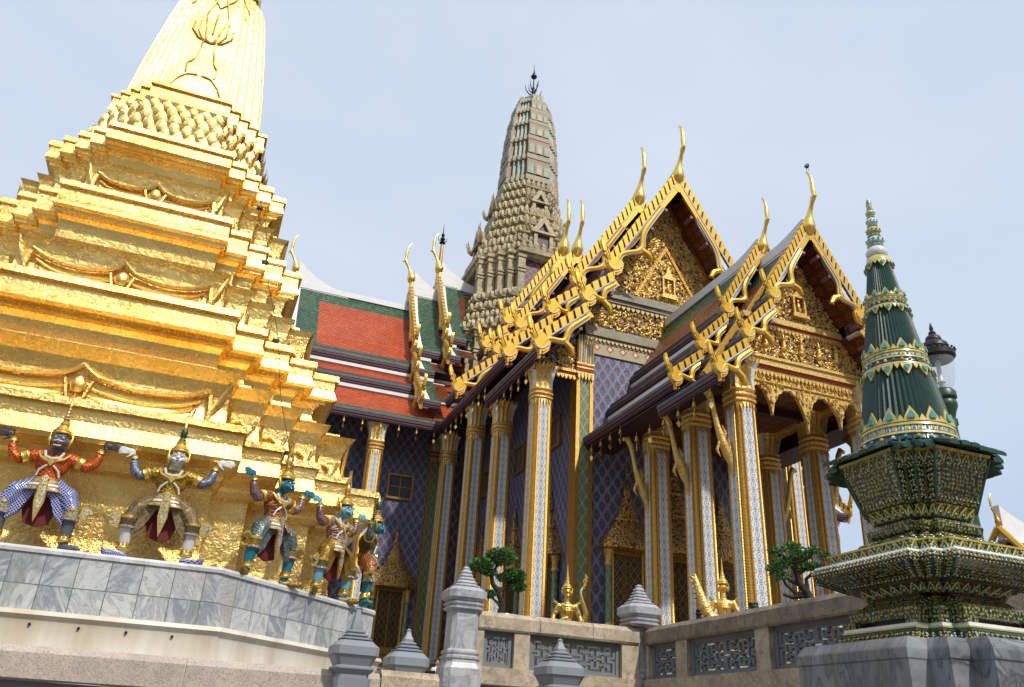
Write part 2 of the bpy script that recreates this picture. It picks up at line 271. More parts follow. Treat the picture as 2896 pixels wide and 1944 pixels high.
scale('cloth_silver', L(96, 110, 106), L(150, 160, 160), L(50, 66, 60), 70, .6); scale('cloth_dots', L(108, 60, 34), L(140, 84, 40), L(206, 196, 190), 34); scale('cloth_gold', L(150, 108, 24), L(180, 130, 34), L(70, 84, 30), 70, .5)
scale('cloth_dark', L(28, 52, 36), L(70, 90, 60), L(120, 90, 30), 60, .4)
scale('jewel_band', L(40, 110, 60), L(200, 204, 206), L(190, 140, 40), 80, .4); scale('jewel_purple', L(90, 60, 140), L(200, 200, 214), L(196, 150, 40), 80, .4)
plain('skin_grey', L(86, 92, 102), .45, 0, .1, 10); plain('skin_dark', L(44, 42, 46), .5, 0, .1, 10); plain('skin_white', L(206, 206, 202), .4, 0, .06, 10); plain('skin_teal', L(30, 110, 126), .4, 0, .1, 10); plain('skin_sky', L(104, 164, 184), .4, 0, .08, 10)
plain('paint_black', L(30, 34, 40), .5); plain('paint_white', L(220, 218, 212), .4); plain('paint_red', L(110, 22, 26), .5)
plain('cloth_maroon', L(96, 14, 20), .7)
plain('bark', L(44, 38, 32), .9, 0, .3, 14, .6)
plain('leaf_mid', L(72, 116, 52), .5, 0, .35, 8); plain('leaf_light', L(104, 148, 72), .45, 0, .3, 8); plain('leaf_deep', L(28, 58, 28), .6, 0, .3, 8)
t = NT('porcelain'); u = t.sep(t.uv); v = t.vor(16, t.obj, out='Distance'); c = t.mix(t.ramp(v, [(.28, 1.), (.36, 0.)]), L(190, 204, 206), L(70, 100, 140)); MT['porcelain'] = t.out(c, .2, 0., coat=.5)
plain('hair_black', L(20, 18, 18), .5); plain('skin_tan', L(176, 128, 102), .55, 0, .06, 10); plain('shirt_white', L(212, 214, 220), .8); plain('shirt_grey', L(120, 130, 150), .8); plain('trouser_dark', L(44, 46, 56), .8)
plain('shop_grey', L(96, 98, 100), .5)
t = NT('lamp_glass'); t.b.inputs['Alpha'].default_value = .16; MT['lamp_glass'] = t.out((.7, .7, .76, 1), .06)
t = NT('window_glass'); MT['window_glass'] = t.out(L(74, 82, 96), .12, 0., t.noise(3, 2), .05, .02)
# prang colours
t = NT('prang_stone'); n = t.sep(t.vor(7, out='Color')); c = t.mix(n[0], L(140, 124, 90), L(196, 180, 138)); c = t.mix(t.ramp(t.noise(.5, 5), [(.45, 0.), (.75, .4)]), c, L(150, 148, 120)); c = t.mix(t.ramp(n[1], [(.75, 0.), (.8, .45)]), c, L(170, 150, 136))
c = t.mix(t.ramp(t.noise(.35, 6), [(.5, 0.), (.8, .6)]), c, L(104, 96, 62)); MT['prang_stone'] = t.out(c, .5, 0., n[2], .5, .06)
t = NT('prang_teal'); n = t.sep(t.vor(3.2, out='Color')); c = t.mix(n[0], L(96, 128, 112), L(140, 154, 134)); c = t.mix(t.ramp(n[1], [(.7, 0.), (.75, .7)]), c, L(160, 146, 126)); MT['prang_teal'] = t.out(c, .5, 0., n[2], .3, .04)
t = NT('prang_band'); n = t.sep(t.vor(4, out='Color')); c = t.mix(n[0], L(150, 138, 108), L(138, 142, 120)); c = t.mix(t.ramp(n[1], [(.6, 0.), (.65, .7)]), c, L(160, 144, 118)); MT['prang_band'] = t.out(c, .6, 0., n[2], .4, .04)
plain('prang_pink', L(190, 144, 114), .5); plain('prang_red', L(128, 88, 62), .5)
t = NT('prang_net'); u = t.sep(t.uv); d1 = t.m('ABSOLUTE', t.cell(t.m('ADD', u[0], u[1]), .5)); d2 = t.m('ABSOLUTE', t.cell(t.m('SUBTRACT', u[0], u[1]), .5)); e = t.m('MAXIMUM', d1, d2)
MT['prang_net'] = t.out(t.mix(t.ramp(e, [(.44, 0.), (.46, 1.)]), L(94, 52, 66), L(150, 128, 132)), .5)
t = NT('paving'); u = t.sep(t.map(t.pos, (1, 1, 1))); a = t.m('ABSOLUTE', t.cell(u[0], .6)); b = t.m('ABSOLUTE', t.cell(u[1], .6)); e = t.m('MAXIMUM', a, b)
rn = t.white(t.comb(t.m('FLOOR', t.m('DIVIDE', u[0], .6)), t.m('FLOOR', t.m('DIVIDE', u[1], .6)))); c = t.mix(rn, L(96, 90, 82), L(118, 112, 103)); c = t.mix(t.ramp(e, [(.485, 0.), (.495, .8)]), c, L(96, 90, 82))
MT['paving'] = t.out(c, .7, 0., t.noise(20, 4), .2, .01)
# ------------------------------------------------------------------ mesh builder
class MB:
    def __init__(s, T=None): s.v = []; s.f = []; s.mi = []; s.T = T
    def add(s, vs, fs, mi=0, T=None):
        k = len(s.v)
        for p in vs:
            if T: p = T(*p)
            if s.T: p = s.T(*p)
            s.v.append(tuple(p))
        for i, f in enumerate(fs):
            s.f.append(tuple(k + j for j in f)); s.mi.append(mi[i] if isinstance(mi, (list, tuple)) else mi)
    def box(s, x0, x1, y0, y1, z0, z1, mi=0, T=None):
        s.add([(x0, y0, z0), (x1, y0, z0), (x1, y1, z0), (x0, y1, z0), (x0, y0, z1), (x1, y0, z1), (x1, y1, z1), (x0, y1, z1)],
              [(0, 3, 2, 1), (4, 5, 6, 7), (0, 1, 5, 4), (1, 2, 6, 5), (2, 3, 7, 6), (3, 0, 4, 7)], mi, T)
    def loft(s, rings, mi=0, cap0=True, cap1=True, closed=True, T=None):
        n = len(rings[0]); vs = [p for r in rings for p in r]; fs = []; ms = []
        for i in range(len(rings) - 1):
            for j in range(n if closed else n - 1):
                fs.append((i * n + j, i * n + (j + 1) % n, (i + 1) * n + (j + 1) % n, (i + 1) * n + j)); ms.append(mi[i] if isinstance(mi, (list, tuple)) else mi)
        m0 = mi[0] if isinstance(mi, (list, tuple)) else mi; m1 = mi[-1] if isinstance(mi, (list, tuple)) else mi
        if cap0: fs.append(tuple(range(n - 1, -1, -1))); ms.append(m0)
        if cap1: fs.append(tuple((len(rings) - 1) * n + j for j in range(n))); ms.append(m1)
        s.add(vs, fs, ms, T)
    def lathe(s, prof, n=16, c=(0, 0, 0), mi=0, T=None, a0=0.):
        s.loft([[(c[0] + r * math.cos(a0 + 2 * math.pi * j / n), c[1] + r * math.sin(a0 + 2 * math.pi * j / n), c[2] + z) for j in range(n)] for r, z in prof], mi, T=T)
    def tube(s, pts, rr, n=8, mi=0, T=None, flat=1.):
        P = [Vector(p) for p in pts]; rings = []; rr = rr if isinstance(rr, (list, tuple)) else [rr] * len(P); up = None
        for i, p in enumerate(P):
            d = (P[min(i + 1, len(P) - 1)] - P[max(i - 1, 0)]).normalized()
            if up is None: up = Vector((0, 0, 1)) if abs(d.z) < .9 else Vector((0, 1, 0))
            a = d.cross(up).normalized(); b = a.cross(d).normalized(); up = b
            rings.append([tuple(p + (a * math.cos(2 * math.pi * j / n) * flat + b * math.sin(2 * math.pi * j / n)) * rr[i]) for j in range(n)])
        s.loft(rings, mi, T=T)
    def sphere(s, c, r, n=10, m=7, mi=0, T=None):
        r = r if isinstance(r, (list, tuple)) else (r, r, r)
        rings = []
        for i in range(1, m):
            a = math.pi * i / m
            rings.append([(c[0] + r[0] * math.sin(a) * math.cos(2 * math.pi * j / n), c[1] + r[1] * math.sin(a) * math.sin(2 * math.pi * j / n), c[2] - r[2] * math.cos(a)) for j in range(n)])
        s.loft(rings, mi, T=T)
    def prism(s, poly, t0, t1, mi=0, T=None, P=lambda u, v, t: (u, t, v)):   # outline in (u,v), thickness t
        n = len(poly)
        s.add([P(u, v, t0) for u, v in poly] + [P(u, v, t1) for u, v in poly],
              [tuple(range(n)), tuple(range(2 * n - 1, n - 1, -1))] + [(i, (i + 1) % n, n + (i + 1) % n, n + i) for i in range(n)], mi, T)
    def redent(s, prof, wr, n, c=(0, 0), mi=0, cap0=True, cap1=True, T=None):
        s.loft([[(c[0] + x, c[1] + y, z) for x, y in rplan(h, wr, n)] for z, h in prof], mi, cap0, cap1, T=T)
    def build(s, name, mats, parent=None, smooth=None, loc=(0, 0, 0), rotz=0, fix=True, lat_uv=None):
        me = bpy.data.meshes.new(name); me.from_pydata(s.v, [], s.f); 
        if isinstance(mats, str): mats = [mats]
        for m in mats: me.materials.append(MT[m])
        me.polygons.foreach_set('material_index', s.mi)
        if fix:
            bm = bmesh.new(); bm.from_mesh(me); bmesh.ops.recalc_face_normals(bm, faces=bm.faces); bm.to_mesh(me); bm.free()
        me.update()
        return link(me, name, parent, smooth, loc, rotz)
def make_uv(me):
    n = len(me.polygons); 
    if n == 0: return
    uvl = me.uv_layers.new(name='UVMap')
    nor = np.empty(n * 3); me.polygons.foreach_get('normal', nor); nor = nor.reshape(-1, 3)
    lt = np.empty(n, int); me.polygons.foreach_get('loop_total', lt); nl = len(me.loops); li = np.empty(nl, int); me.loops.foreach_get('vertex_index', li)
    co = np.empty(len(me.vertices) * 3); me.vertices.foreach_get('co', co); co = co.reshape(-1, 3)
    fn = np.repeat(nor, lt, axis=0); p = co[li]; h = np.hypot(fn[:, 0], fn[:, 1]); fl = h < .12; hs = np.where(fl, 1, h)
    u = (p[:, 0] * -fn[:, 1] + p[:, 1] * fn[:, 0]) / hs; v = p[:, 2] / hs
    u = np.where(fl, p[:, 0], u); v = np.where(fl, p[:, 1], v)
    uvl.data.foreach_set('uv', np.stack([u, v], 1).ravel())
def link(me, name, parent=None, smooth=None, loc=(0, 0, 0), rotz=0):
    make_uv(me)
    if smooth is not None:
        me.polygons.foreach_set('use_smooth', [True] * len(me.polygons))
        if smooth < 180: me.set_sharp_from_angle(angle=rad(smooth))
    o = bpy.data.objects.new(name, me); COL.objects.link(o); o.location = loc; o.rotation_euler = (0, 0, rotz)
    if parent: o.parent = parent
    return o
def rplan(h, wr, n):
    w_ = h * wr; st = (h - w_) / n if n else 0; q = [(w_, h)]
    for i in range(1, n + 1): q += [(w_ + (i - 1) * st, h - i * st), (w_ + i * st, h - i * st)]
    if n == 0: q = [(w_, h), (h, w_)]
    pts = []
    for k in range(4):
        for x, y in q:
            for _ in range(k): x, y = y, -x
            pts.append((x, y))
    return pts[::-1]
def tag(o, label=None, cat=None, group=None, kind=None):
    if label: o['label'] = label
    if cat: o['category'] = cat
    if group: o['group'] = group
    if kind: o['kind'] = kind
    return o
def thing(name, label, cat, loc=(0, 0, 0), rotz=0, group=None):
    o = bpy.data.objects.new(name, None); COL.objects.link(o); o.location = loc; o.rotation_euler = (0, 0, rotz); o.empty_display_size = .2
    return tag(o, label, cat, group)
def dup(o, parent=None, loc=None, rotz=None):
    c = o.copy(); COL.objects.link(c)
    if parent is not None: c.parent = parent
    if loc is not None: c.location = loc
    if rotz is not None: c.rotation_euler = (0, 0, rotz)
    for ch in [x for x in o.children]: dup(ch, c)
    return c
def part(name, fn, mats, parent, **kw):
    b = MB(kw.pop('T', None)); fn(b); return b.build(name, mats, parent, **kw)
def solid(name, prims, mats, parent, voxel=.009, smooth_it=3, loc=(0, 0, 0), rotz=0):
    """one continuous surface from overlapping limbs (remeshed), faces coloured by the nearest limb's tag"""
    b = MB()
    for p in prims:
        if p[0] == 't':
            pts, rr = p[1], p[2]; b.tube(pts, rr, 10)
            for q, r in ((pts[0], rr[0]), (pts[-1], rr[-1])): b.sphere(q, r, 10, 6)
            for q, r in zip(pts[1:-1], rr[1:-1]): b.sphere(q, r * .99, 10, 6)
        else: b.sphere(p[1], p[2], 14, 10)
    me = bpy.data.meshes.new(name); me.from_pydata(b.v, [], b.f)
    bm = bmesh.new(); bm.from_mesh(me); bmesh.ops.recalc_face_normals(bm, faces=bm.faces); bm.to_mesh(me); bm.free()
    o = bpy.data.objects.new(name + '_src', me); COL.objects.link(o)
    m = o.modifiers.new('r', 'REMESH'); m.mode = 'VOXEL'; m.voxel_size = voxel
    m2 = o.modifiers.new('s', 'SMOOTH'); m2.factor = .5; m2.iterations = smooth_it
    dg = bpy.context.evaluated_depsgraph_get(); dg.update(); ne = bpy.data.meshes.new_from_object(o.evaluated_get(dg)); ne.name = name
    bpy.data.objects.remove(o); bpy.data.meshes.remove(me)
    n = len(ne.polygons); ce = np.empty(n * 3); ne.polygons.foreach_get('center', ce); ce = ce.reshape(-1, 3)
    best = np.full(n, 1e9); idx = np.zeros(n, int); names = list(mats)
    for p in prims:
        k = names.index(p[3])
        if p[0] == 't':
            for a, c_, ra, rc in zip(p[1][:-1], p[1][1:], p[2][:-1], p[2][1:]):
                a = np.array(a); c_ = np.array(c_); ab = c_ - a; tt = np.clip(((ce - a) @ ab) / max(ab @ ab, 1e-9), 0, 1)
                d = np.linalg.norm(ce - a - tt[:, None] * ab, axis=1) - (ra + (rc - ra) * tt)
                u = d < best; best[u] = d[u]; idx[u] = k
        else:
            r = p[2] if isinstance(p[2], (list, tuple)) else (p[2],) * 3; r = np.array(r)
            d = (np.linalg.norm((ce - np.array(p[1])) / r, axis=1) - 1) * r.min(); u = d < best; best[u] = d[u]; idx[u] = k
    ne.materials.clear()
    for k in names: ne.materials.append(MT[mats[k]])
    ne.polygons.foreach_set('material_index', idx.astype(np.int32)); ne.update()
    return link(ne, name, parent, 180, loc, rotz)
# ------------------------------------------------------------------ ground and terraces (z = 0 is the camera's eye height)
TZ = .75
g = part('ground', lambda b: b.add([(-900, -900, -1.6), (900, -900, -1.6), (900, 900, -1.6), (-900, 900, -1.6)], [(0, 1, 2, 3)]), 'paving', None, fix=False); tag(g, kind='structure')
def terr(b):
    b.box(3.1, 7.52, 13.35, 14.0, -1.6, TZ, 0); b.box(-60, 90, 14.0, 90, -1.6, TZ - .004, 0); b.box(7.62, 90, -6, 14.0, -1.6, TZ - .002, 0)
    b.box(-60, 3.1, 7.4, 14.0, -1.6, .2, 0)
g = part('terrace_floor', terr, 'paving', None); tag(g, kind='structure')
part_t = thing('retaining_wall', 'white block and rough tan stone wall carrying the two upper balustrades', 'wall', (0, 0, -1.6))
part('wall_face', lambda b: (b.box(3.2, 7.5, 12.75, 13.345, 0, 2.1, 0),), 'marble_white', part_t)
part('rough_face', lambda b: (b.box(7.12, 7.615, -4, 12.745, 0, 2.02, 0), b.box(6.95, 7.6, -4, 12.74, 2.02, 2.28, 1)), ['granite_rough', 'granite_tan'], part_t)

# ------------------------------------------------------------------ upper balustrades with fretwork panels
FRET = ["###############", "#...#.....#...#", "#.#.#.###.#.#.#", "#.#...#.#...#.#", "#.#####.#####.#", "#.....#.#.....#", "###.#.....#.###", "..#.###.###.#..", "###.#.....#.###",
        "#.....#.#.....#", "#.#####.#####.#", "#.#...#.#...#.#", "#.#.#.###.#.#.#", "#...#.....#...#", "###############"]
def fret(b, x0, x1, z0, z1, t0, t1, P, reps):
    """stepped key-fret lattice, real openings"""
    n = len(FRET[0]); ncol = n * reps; cw = (x1 - x0) / ncol; ch = (z1 - z0) / len(FRET)
    for r, row in enumerate(FRET):
        full = row * reps; j = 0
        while j < ncol:
            if full[j] == '#':
                k = j
                while k < ncol and full[k] == '#': k += 1
                zt = z1 - r * ch; b.box(x0 + j * cw, x0 + k * cw, t0, t1, zt - ch * 1.02, zt, 0, P); j = k
            else: j += 1
    for (cx, cz) in [(.25, .3), (.75, .3), (.25, .72), (.75, .72), (.5, .5)]:
        for q in range(reps):
            X0 = x0 + (q + cx) * (x1 - x0) / reps; Z0 = z0 + cz * (z1 - z0)
            for a in range(5):
                an = a * 1.257 + .3; b.tube([(X0 + .028 * math.cos(an), t0 - .006, Z0 + .028 * math.sin(an)), (X0 + .028 * math.cos(an), t1 + .006, Z0 + .028 * math.sin(an))], .017, 6, 0, P)
def balustrade(label, P, segs, x0, x1, railmat, seams):
    """P maps (along, depth, z) to the world; segs = (start, end) of panels, posts stand between them"""
    t = thing('stone_balustrade', label, 'balustrade', (0, 0, 0))
    zr0, zr1, zb0, zb1 = 1.545, 1.82, .75, 1.0
    cuts = [x0] + seams + [x1]
    def rail(a, c):
        def fn(b):
            pr = [(-.17, zr0 + .03), (-.15, zr0), (.15, zr0), (.17, zr0 + .03), (.17, zr1 - .07), (.11, zr1), (-.11, zr1), (-.17, zr1 - .07)]
            nseg = max(2, int((c - a) / .25)); rings = []
            for i in range(nseg + 1):
                xx = a + (c - a) * i / nseg; rings.append([(xx, d + random.uniform(-.004, .004), z + random.uniform(-.004, .004)) for d, z in pr])
            b.loft(rings, 0, T=P)
        return fn
    for a, c in zip(cuts[:-1], cuts[1:]): part('rail', rail(a + .004, c - .004), railmat, t)
    part('sill', lambda b: b.box(x0, x1, -.19, .19, zb0, zb1, 0, P), 'granite_tan', t)
    px = [x0] + [v for s_ in segs for v in s_] + [x1]
    for a, c in zip(px[0::2], px[1::2]): part('stone_post', lambda b: b.box(a + .003, c - .003, -.13, .13, zb1, zr0 + .002, 0, P), 'granite_tan', t)
    for a, c in segs:
        def pf(b):
            b.box(a, a + .07, -.05, .05, zb1, zr0, 0, P); b.box(c - .07, c, -.05, .05, zb1, zr0, 0, P); b.box(a + .07, c - .07, -.05, .05, zb1, zb1 + .05, 0, P); b.box(a + .07, c - .07, -.05, .05, zr0 - .05, zr0, 0, P)
            fret(b, a + .07, c - .07, zb1 + .05, zr0 - .05, -.03, .03, P, max(1, round((c - a) / .8)))
        part('lattice_panel', pf, 'grey_panel', t)
    return t
balustrade('tan stone balustrade with grey lattice panels facing the camera between two marble posts', lambda a, d, z: (a, 13.0 + d, z), [(4.42, 4.93), (5.20, 6.85)], 4.30, 7.17, 'granite_tan', [5.35, 6.3])
balustrade('shaded stone balustrade with lattice panels running towards the green mosaic spire', lambda a, d, z: (7.42 - d, 13 - a, z), [(.24, 1.1), (1.42, 3.14), (3.45, 5.05), (5.4, 7.0), (7.35, 9.)], .15, 9.6, 'granite_rough', [3.0, 6.1])
def mpost(label, loc, hh, wd, extra, sw=None):
    t = thing('marble_post', label, 'post', loc, 0, 'white marble posts of the upper balustrade')
    def lev(b, pr):
        b.loft([[(x * h, y * h, z) for x, y in ((-.72, -1), (.72, -1), (1, -.72), (1, .72), (.72, 1), (-.72, 1), (-1, .72), (-1, -.72))] for h, z in pr])
    w_ = sw or wd
    part('shaft', lambda b: lev(b, [(w_ * 1.28, 0), (w_ * 1.28, .28), (w_ * 1.1, .36), (w_ * 1.08, .4), (w_ * 1.16, .42), (w_ * 1.16, .45), (w_ * 1.02, .47), (w_ * 1.1, .5), (w_ * 1.1, .53), (w_ * .95, .56), (w_ * .93, hh)]), 'marble_grey', t, smooth=20)
    zc = hh; w_ = wd
    def cap(b):
        pr = [(w_ * .93, zc)]
        for k in range(2): pr += [(w_ * 1.18, zc + .035 + k * .07), (w_ * 1.18, zc + .06 + k * .07), (w_ * 1.04, zc + .075 + k * .07)]
        pr += [(w_ * 1.32, zc + .20), (w_ * 1.32, zc + .31), (w_ * 1.02, zc + .37)]
        z = zc + .37; h = w_ * .88
        for k in range(extra):
            pr += [(h * .80, z + .006), (h, z + .018), (h, z + .034), (h * .84, z + .056)]; z += .056; h *= .79
        pr += [(h * .7, z + .015), (h * .85, z + .04), (h * .4, z + .065)]
        lev(b, pr)
    part('stepped_cap', cap, 'marble_grey', t, smooth=20)
    return t
mpost('tall marble post with stepped cap beside the potted bonsai', (4.08, 13.0, .66), 1.12, .235, 5)
mpost('short weathered marble post with stepped cap at the balustrade corner', (7.26, 13.0, .62), 1.22, .235, 5, .10)

# ------------------------------------------------------------------ lower balustrade and grey finial posts in the foreground
t = thing('granite_balustrade', 'pink granite handrail with grey panel in the bottom left foreground', 'balustrade', (0, 6.95, 0))
for a, c in ((-4.2, .06), (.066, 1.5), (1.51, 1.98)):
    def fn(b):
        pr = [(-.16, .20), (-.10, .185), (.16, .2), (.16, .36), (.11, .415), (-.10, .415), (-.16, .365)]
        if a > 1: pr = [(d, z + .03) for d, z in pr]
        nn = max(2, int((c - a) / .3)); b.loft([[(a + (c - a) * i / nn, d + random.uniform(-.003, .003), z + random.uniform(-.003, .003)) for d, z in pr] for i in range(nn + 1)])
    part('rail', fn, 'granite_pink' if a < 1 else 'granite_tan', t)
part('panel', lambda b: b.box(-4.2, 1.95, -.05, .05, -1.6, .186), 'grey_panel', t)
def gpost(label, loc, tip, s_=1.):
    t = thing('finial_post', label, 'post', loc, 0, 'grey painted finial posts')
    def sq(b, pr): b.loft([[(x * h, y * h, z) for x, y in ((-.8, -1), (.8, -1), (1, -.8), (1, .8), (.8, 1), (-.8, 1), (-1, .8), (-1, -.8))] for h, z in pr])
    W = .135 * s_
    part('shaft', lambda b: sq(b, [(W, -2.), (W, -.42), (W * 1.02, -.3), (W * 1.14, -.135)]), 'grey_paint', t, smooth=25)
    def cap(b):
        pr = [(W * .98, -.135), (W * .98, -.105), (W * 1.12, -.09), (W * 1.24, -.07), (W * 1.24, -.06), (W * 1.05, -.045), (W * 1.3, .02), (W * 1.4, .03), (W * 1.4, .09), (W * 1.3, .10), (W * 1.0, .135)]
        z, h = .135, W * .98
        for k in range(3):
            pr += [(h * .78, z), (h * .98, z + .01), (h * .98, z + .017), (h * .72, z + .028)]; z += .028; h *= .76
        pr += [(h * .8, z), (h * .8, z + .02), (h * .45, z + .055 + tip * .7), (h * .3, z + .085 + tip), (h * .42, z + .09 + tip), (h * .1, z + .105 + tip)]
        sq(b, pr)
    part('stepped_cap', cap, 'grey_paint', t, smooth=25)
    def scr(b):
        for sx in (-1, 1):
            pts = [(sx * .01, -.31), (sx * .03, -.25), (sx * .055, -.21), (sx * .085, -.20), (sx * .1, -.225), (sx * .085, -.245), (sx * .068, -.23)]
            b.tube([(x, -W * 1.06, z) for x, z in pts], .009, 6); b.tube([(x, -W * 1.02, z) for x, z in [(sx * .07, -.26), (sx * .06, -.33), (sx * .085, -.42), (sx * .1, -.5)]], .009, 6)
    part('scroll_relief', scr, 'grey_paint', t, smooth=60)
    return t
gpost('grey finial post with carved scroll in front of the golden base corner', (1.26, 6.78, .49), .075, .92)
gpost('smaller grey finial post between the golden base and the marble post', (1.74, 7.0, .46), 0., .86)
gpost('lowest grey finial post standing before the lattice balustrade', (2.98, 6.7, .467), 0., .92)
t = thing('low_wall', 'low tan wall with a dark maroon coping left of the tall marble post', 'wall', (0, 14.1, 0))
part('wall_face', lambda b: b.box(2.3, 4.0, -.15, .15, -1.6, .86), 'granite_tan', t); part('coping', lambda b: b.tube([(2.3, -.05, .9), (4.0, -.05, .9)], .06, 10), 'maroon_dark', t, smooth=60)
# ------------------------------------------------------------------ golden chedi
CX, CY = -2.02, 15.77
ch = thing('golden_chedi', 'huge gold leaf chedi with stepped corners on a grey marble base', 'chedi', (CX, CY, 0))
def octo(b, prof, w_, mi=0): b.loft([[(x, y, z) for x, y in [(w_ * h / 4.7, -h), (h, -w_ * h / 4.7), (h, w_ * h / 4.7), (w_ * h / 4.7, h), (-w_ * h / 4.7, h), (-h, w_ * h / 4.7), (-h, -w_ * h / 4.7), (-w_ * h / 4.7, -h)]] for z, h in prof], mi)
part('base_moulding', lambda b: octo(b, [(-1.6, 5.04), (.3, 5.0), (.62, 4.92), (.86, 4.90), (.93, 4.92), (.97, 4.96), (1.02, 4.94), (1.03, 4.76)], 2.3), 'cream_stone', ch, smooth=25)
part('marble_dado', lambda b: octo(b, [(1.02, 4.77), (1.668, 4.77)], 2.26), 'marble_tiles', ch)
part('marble_coping', lambda b: octo(b, [(1.662, 4.79), (1.70, 4.795), (1.73, 4.78), (1.735, 3.4)], 2.265), 'marble_white', ch)
def holes(b):
    for i in range(9): b.tube([(-2.1 + i * .5, -4.895, .87), (-2.1 + i * .5, -4.925, .87)], .016, 10)
    for i in range(8):
        k = .25 + i * .30; x, y = 2.34 + k, -4.90 + k; b.tube([(x - .03, y + .03, .87), (x + .012, y - .012, .87)], .016, 10)
part('drain_holes', holes, 'iron_black', ch)
WR = .495
DH = lambda z: float(np.interp(z, [3.6, 4.56, 5.76, 6.63, 7.9, 8.7, 9.7, 11.36, 13.5, 16], [-.05, -.07, -.03, .01, .05, .04, .10, .07, .06, .05]))
def storey(z0, pts): return pts
P1 = [(1.735, 4.02), (2.0, 3.98), (2.86, 3.98), (2.88, 4.1), (2.95, 4.12), (2.99, 4.2), (3.06, 4.22), (3.10, 4.5), (3.16, 4.535), (3.36, 4.49), (3.52, 4.5), (3.535, 4.57), (3.63, 4.565), (3.65, 4.48)]
P1b = [(3.60, 4.1), (3.66, 3.98), (3.95, 3.90), (4.03, 3.88), (4.2, 3.88), (4.4, 3.94), (4.56, 4.07), (4.575, 3.98), (4.60, 3.80), (4.64, 3.80), (4.65, 3.60), (4.70, 3.52), (4.78, 3.50), (4.80, 3.38), (4.86, 3.33), (4.99, 3.30), (5.10, 3.33), (5.18, 3.40), (5.185, 3.5), (5.24, 3.5), (5.25, 3.62), (5.29, 3.685), (5.45, 3.62), (5.62, 3.62), (5.635, 3.69), (5.745, 3.68), (5.76, 3.58)]
P2 = [(5.72, 3.25), (5.78, 3.13), (6.0, 3.06), (6.15, 3.04), (6.35, 3.06), (6.52, 3.10), (6.63, 3.17), (6.645, 3.08), (6.68, 2.92), (6.73, 2.90), (6.74, 2.76), (6.80, 2.68), (6.86, 2.66), (6.88, 2.58), (6.98, 2.53), (7.10, 2.54), (7.28, 2.58), (7.34, 2.64), (7.35, 2.72), (7.42, 2.73), (7.45, 2.81), (7.50, 2.80), (7.60, 2.76), (7.80, 2.76), (7.815, 2.82), (7.91, 2.81), (7.92, 2.70)]
P3 = [(7.88, 2.45), (7.95, 2.38), (8.15, 2.32), (8.4, 2.33), (8.58, 2.37), (8.68, 2.44), (8.70, 2.34), (8.74, 2.20), (8.78, 2.18), (8.79, 2.08), (8.86, 2.02), (8.98, 1.99), (9.10, 2.02), (9.18, 2.08), (9.19, 2.15), (9.25, 2.16), (9.27, 2.24), (9.33, 2.27), (9.47, 2.24), (9.58, 2.24), (9.59, 2.29), (9.70, 2.28), (9.71, 2.1)]
def body(b, pr): b.redent([(z, h - DH(z)) for z, h in pr], WR, 4)
for nm, pr in (('lower_storey', P1), ('storey', P1b), ('storey', P2), ('storey', P3)):
    o = part(nm, lambda b: body(b, pr), 'gold_leaf', ch)
    if pr is P1: st0 = o
    if pr is P1b: st1 = o
    if pr is P2: st2 = o
    if pr is P3: st3 = o
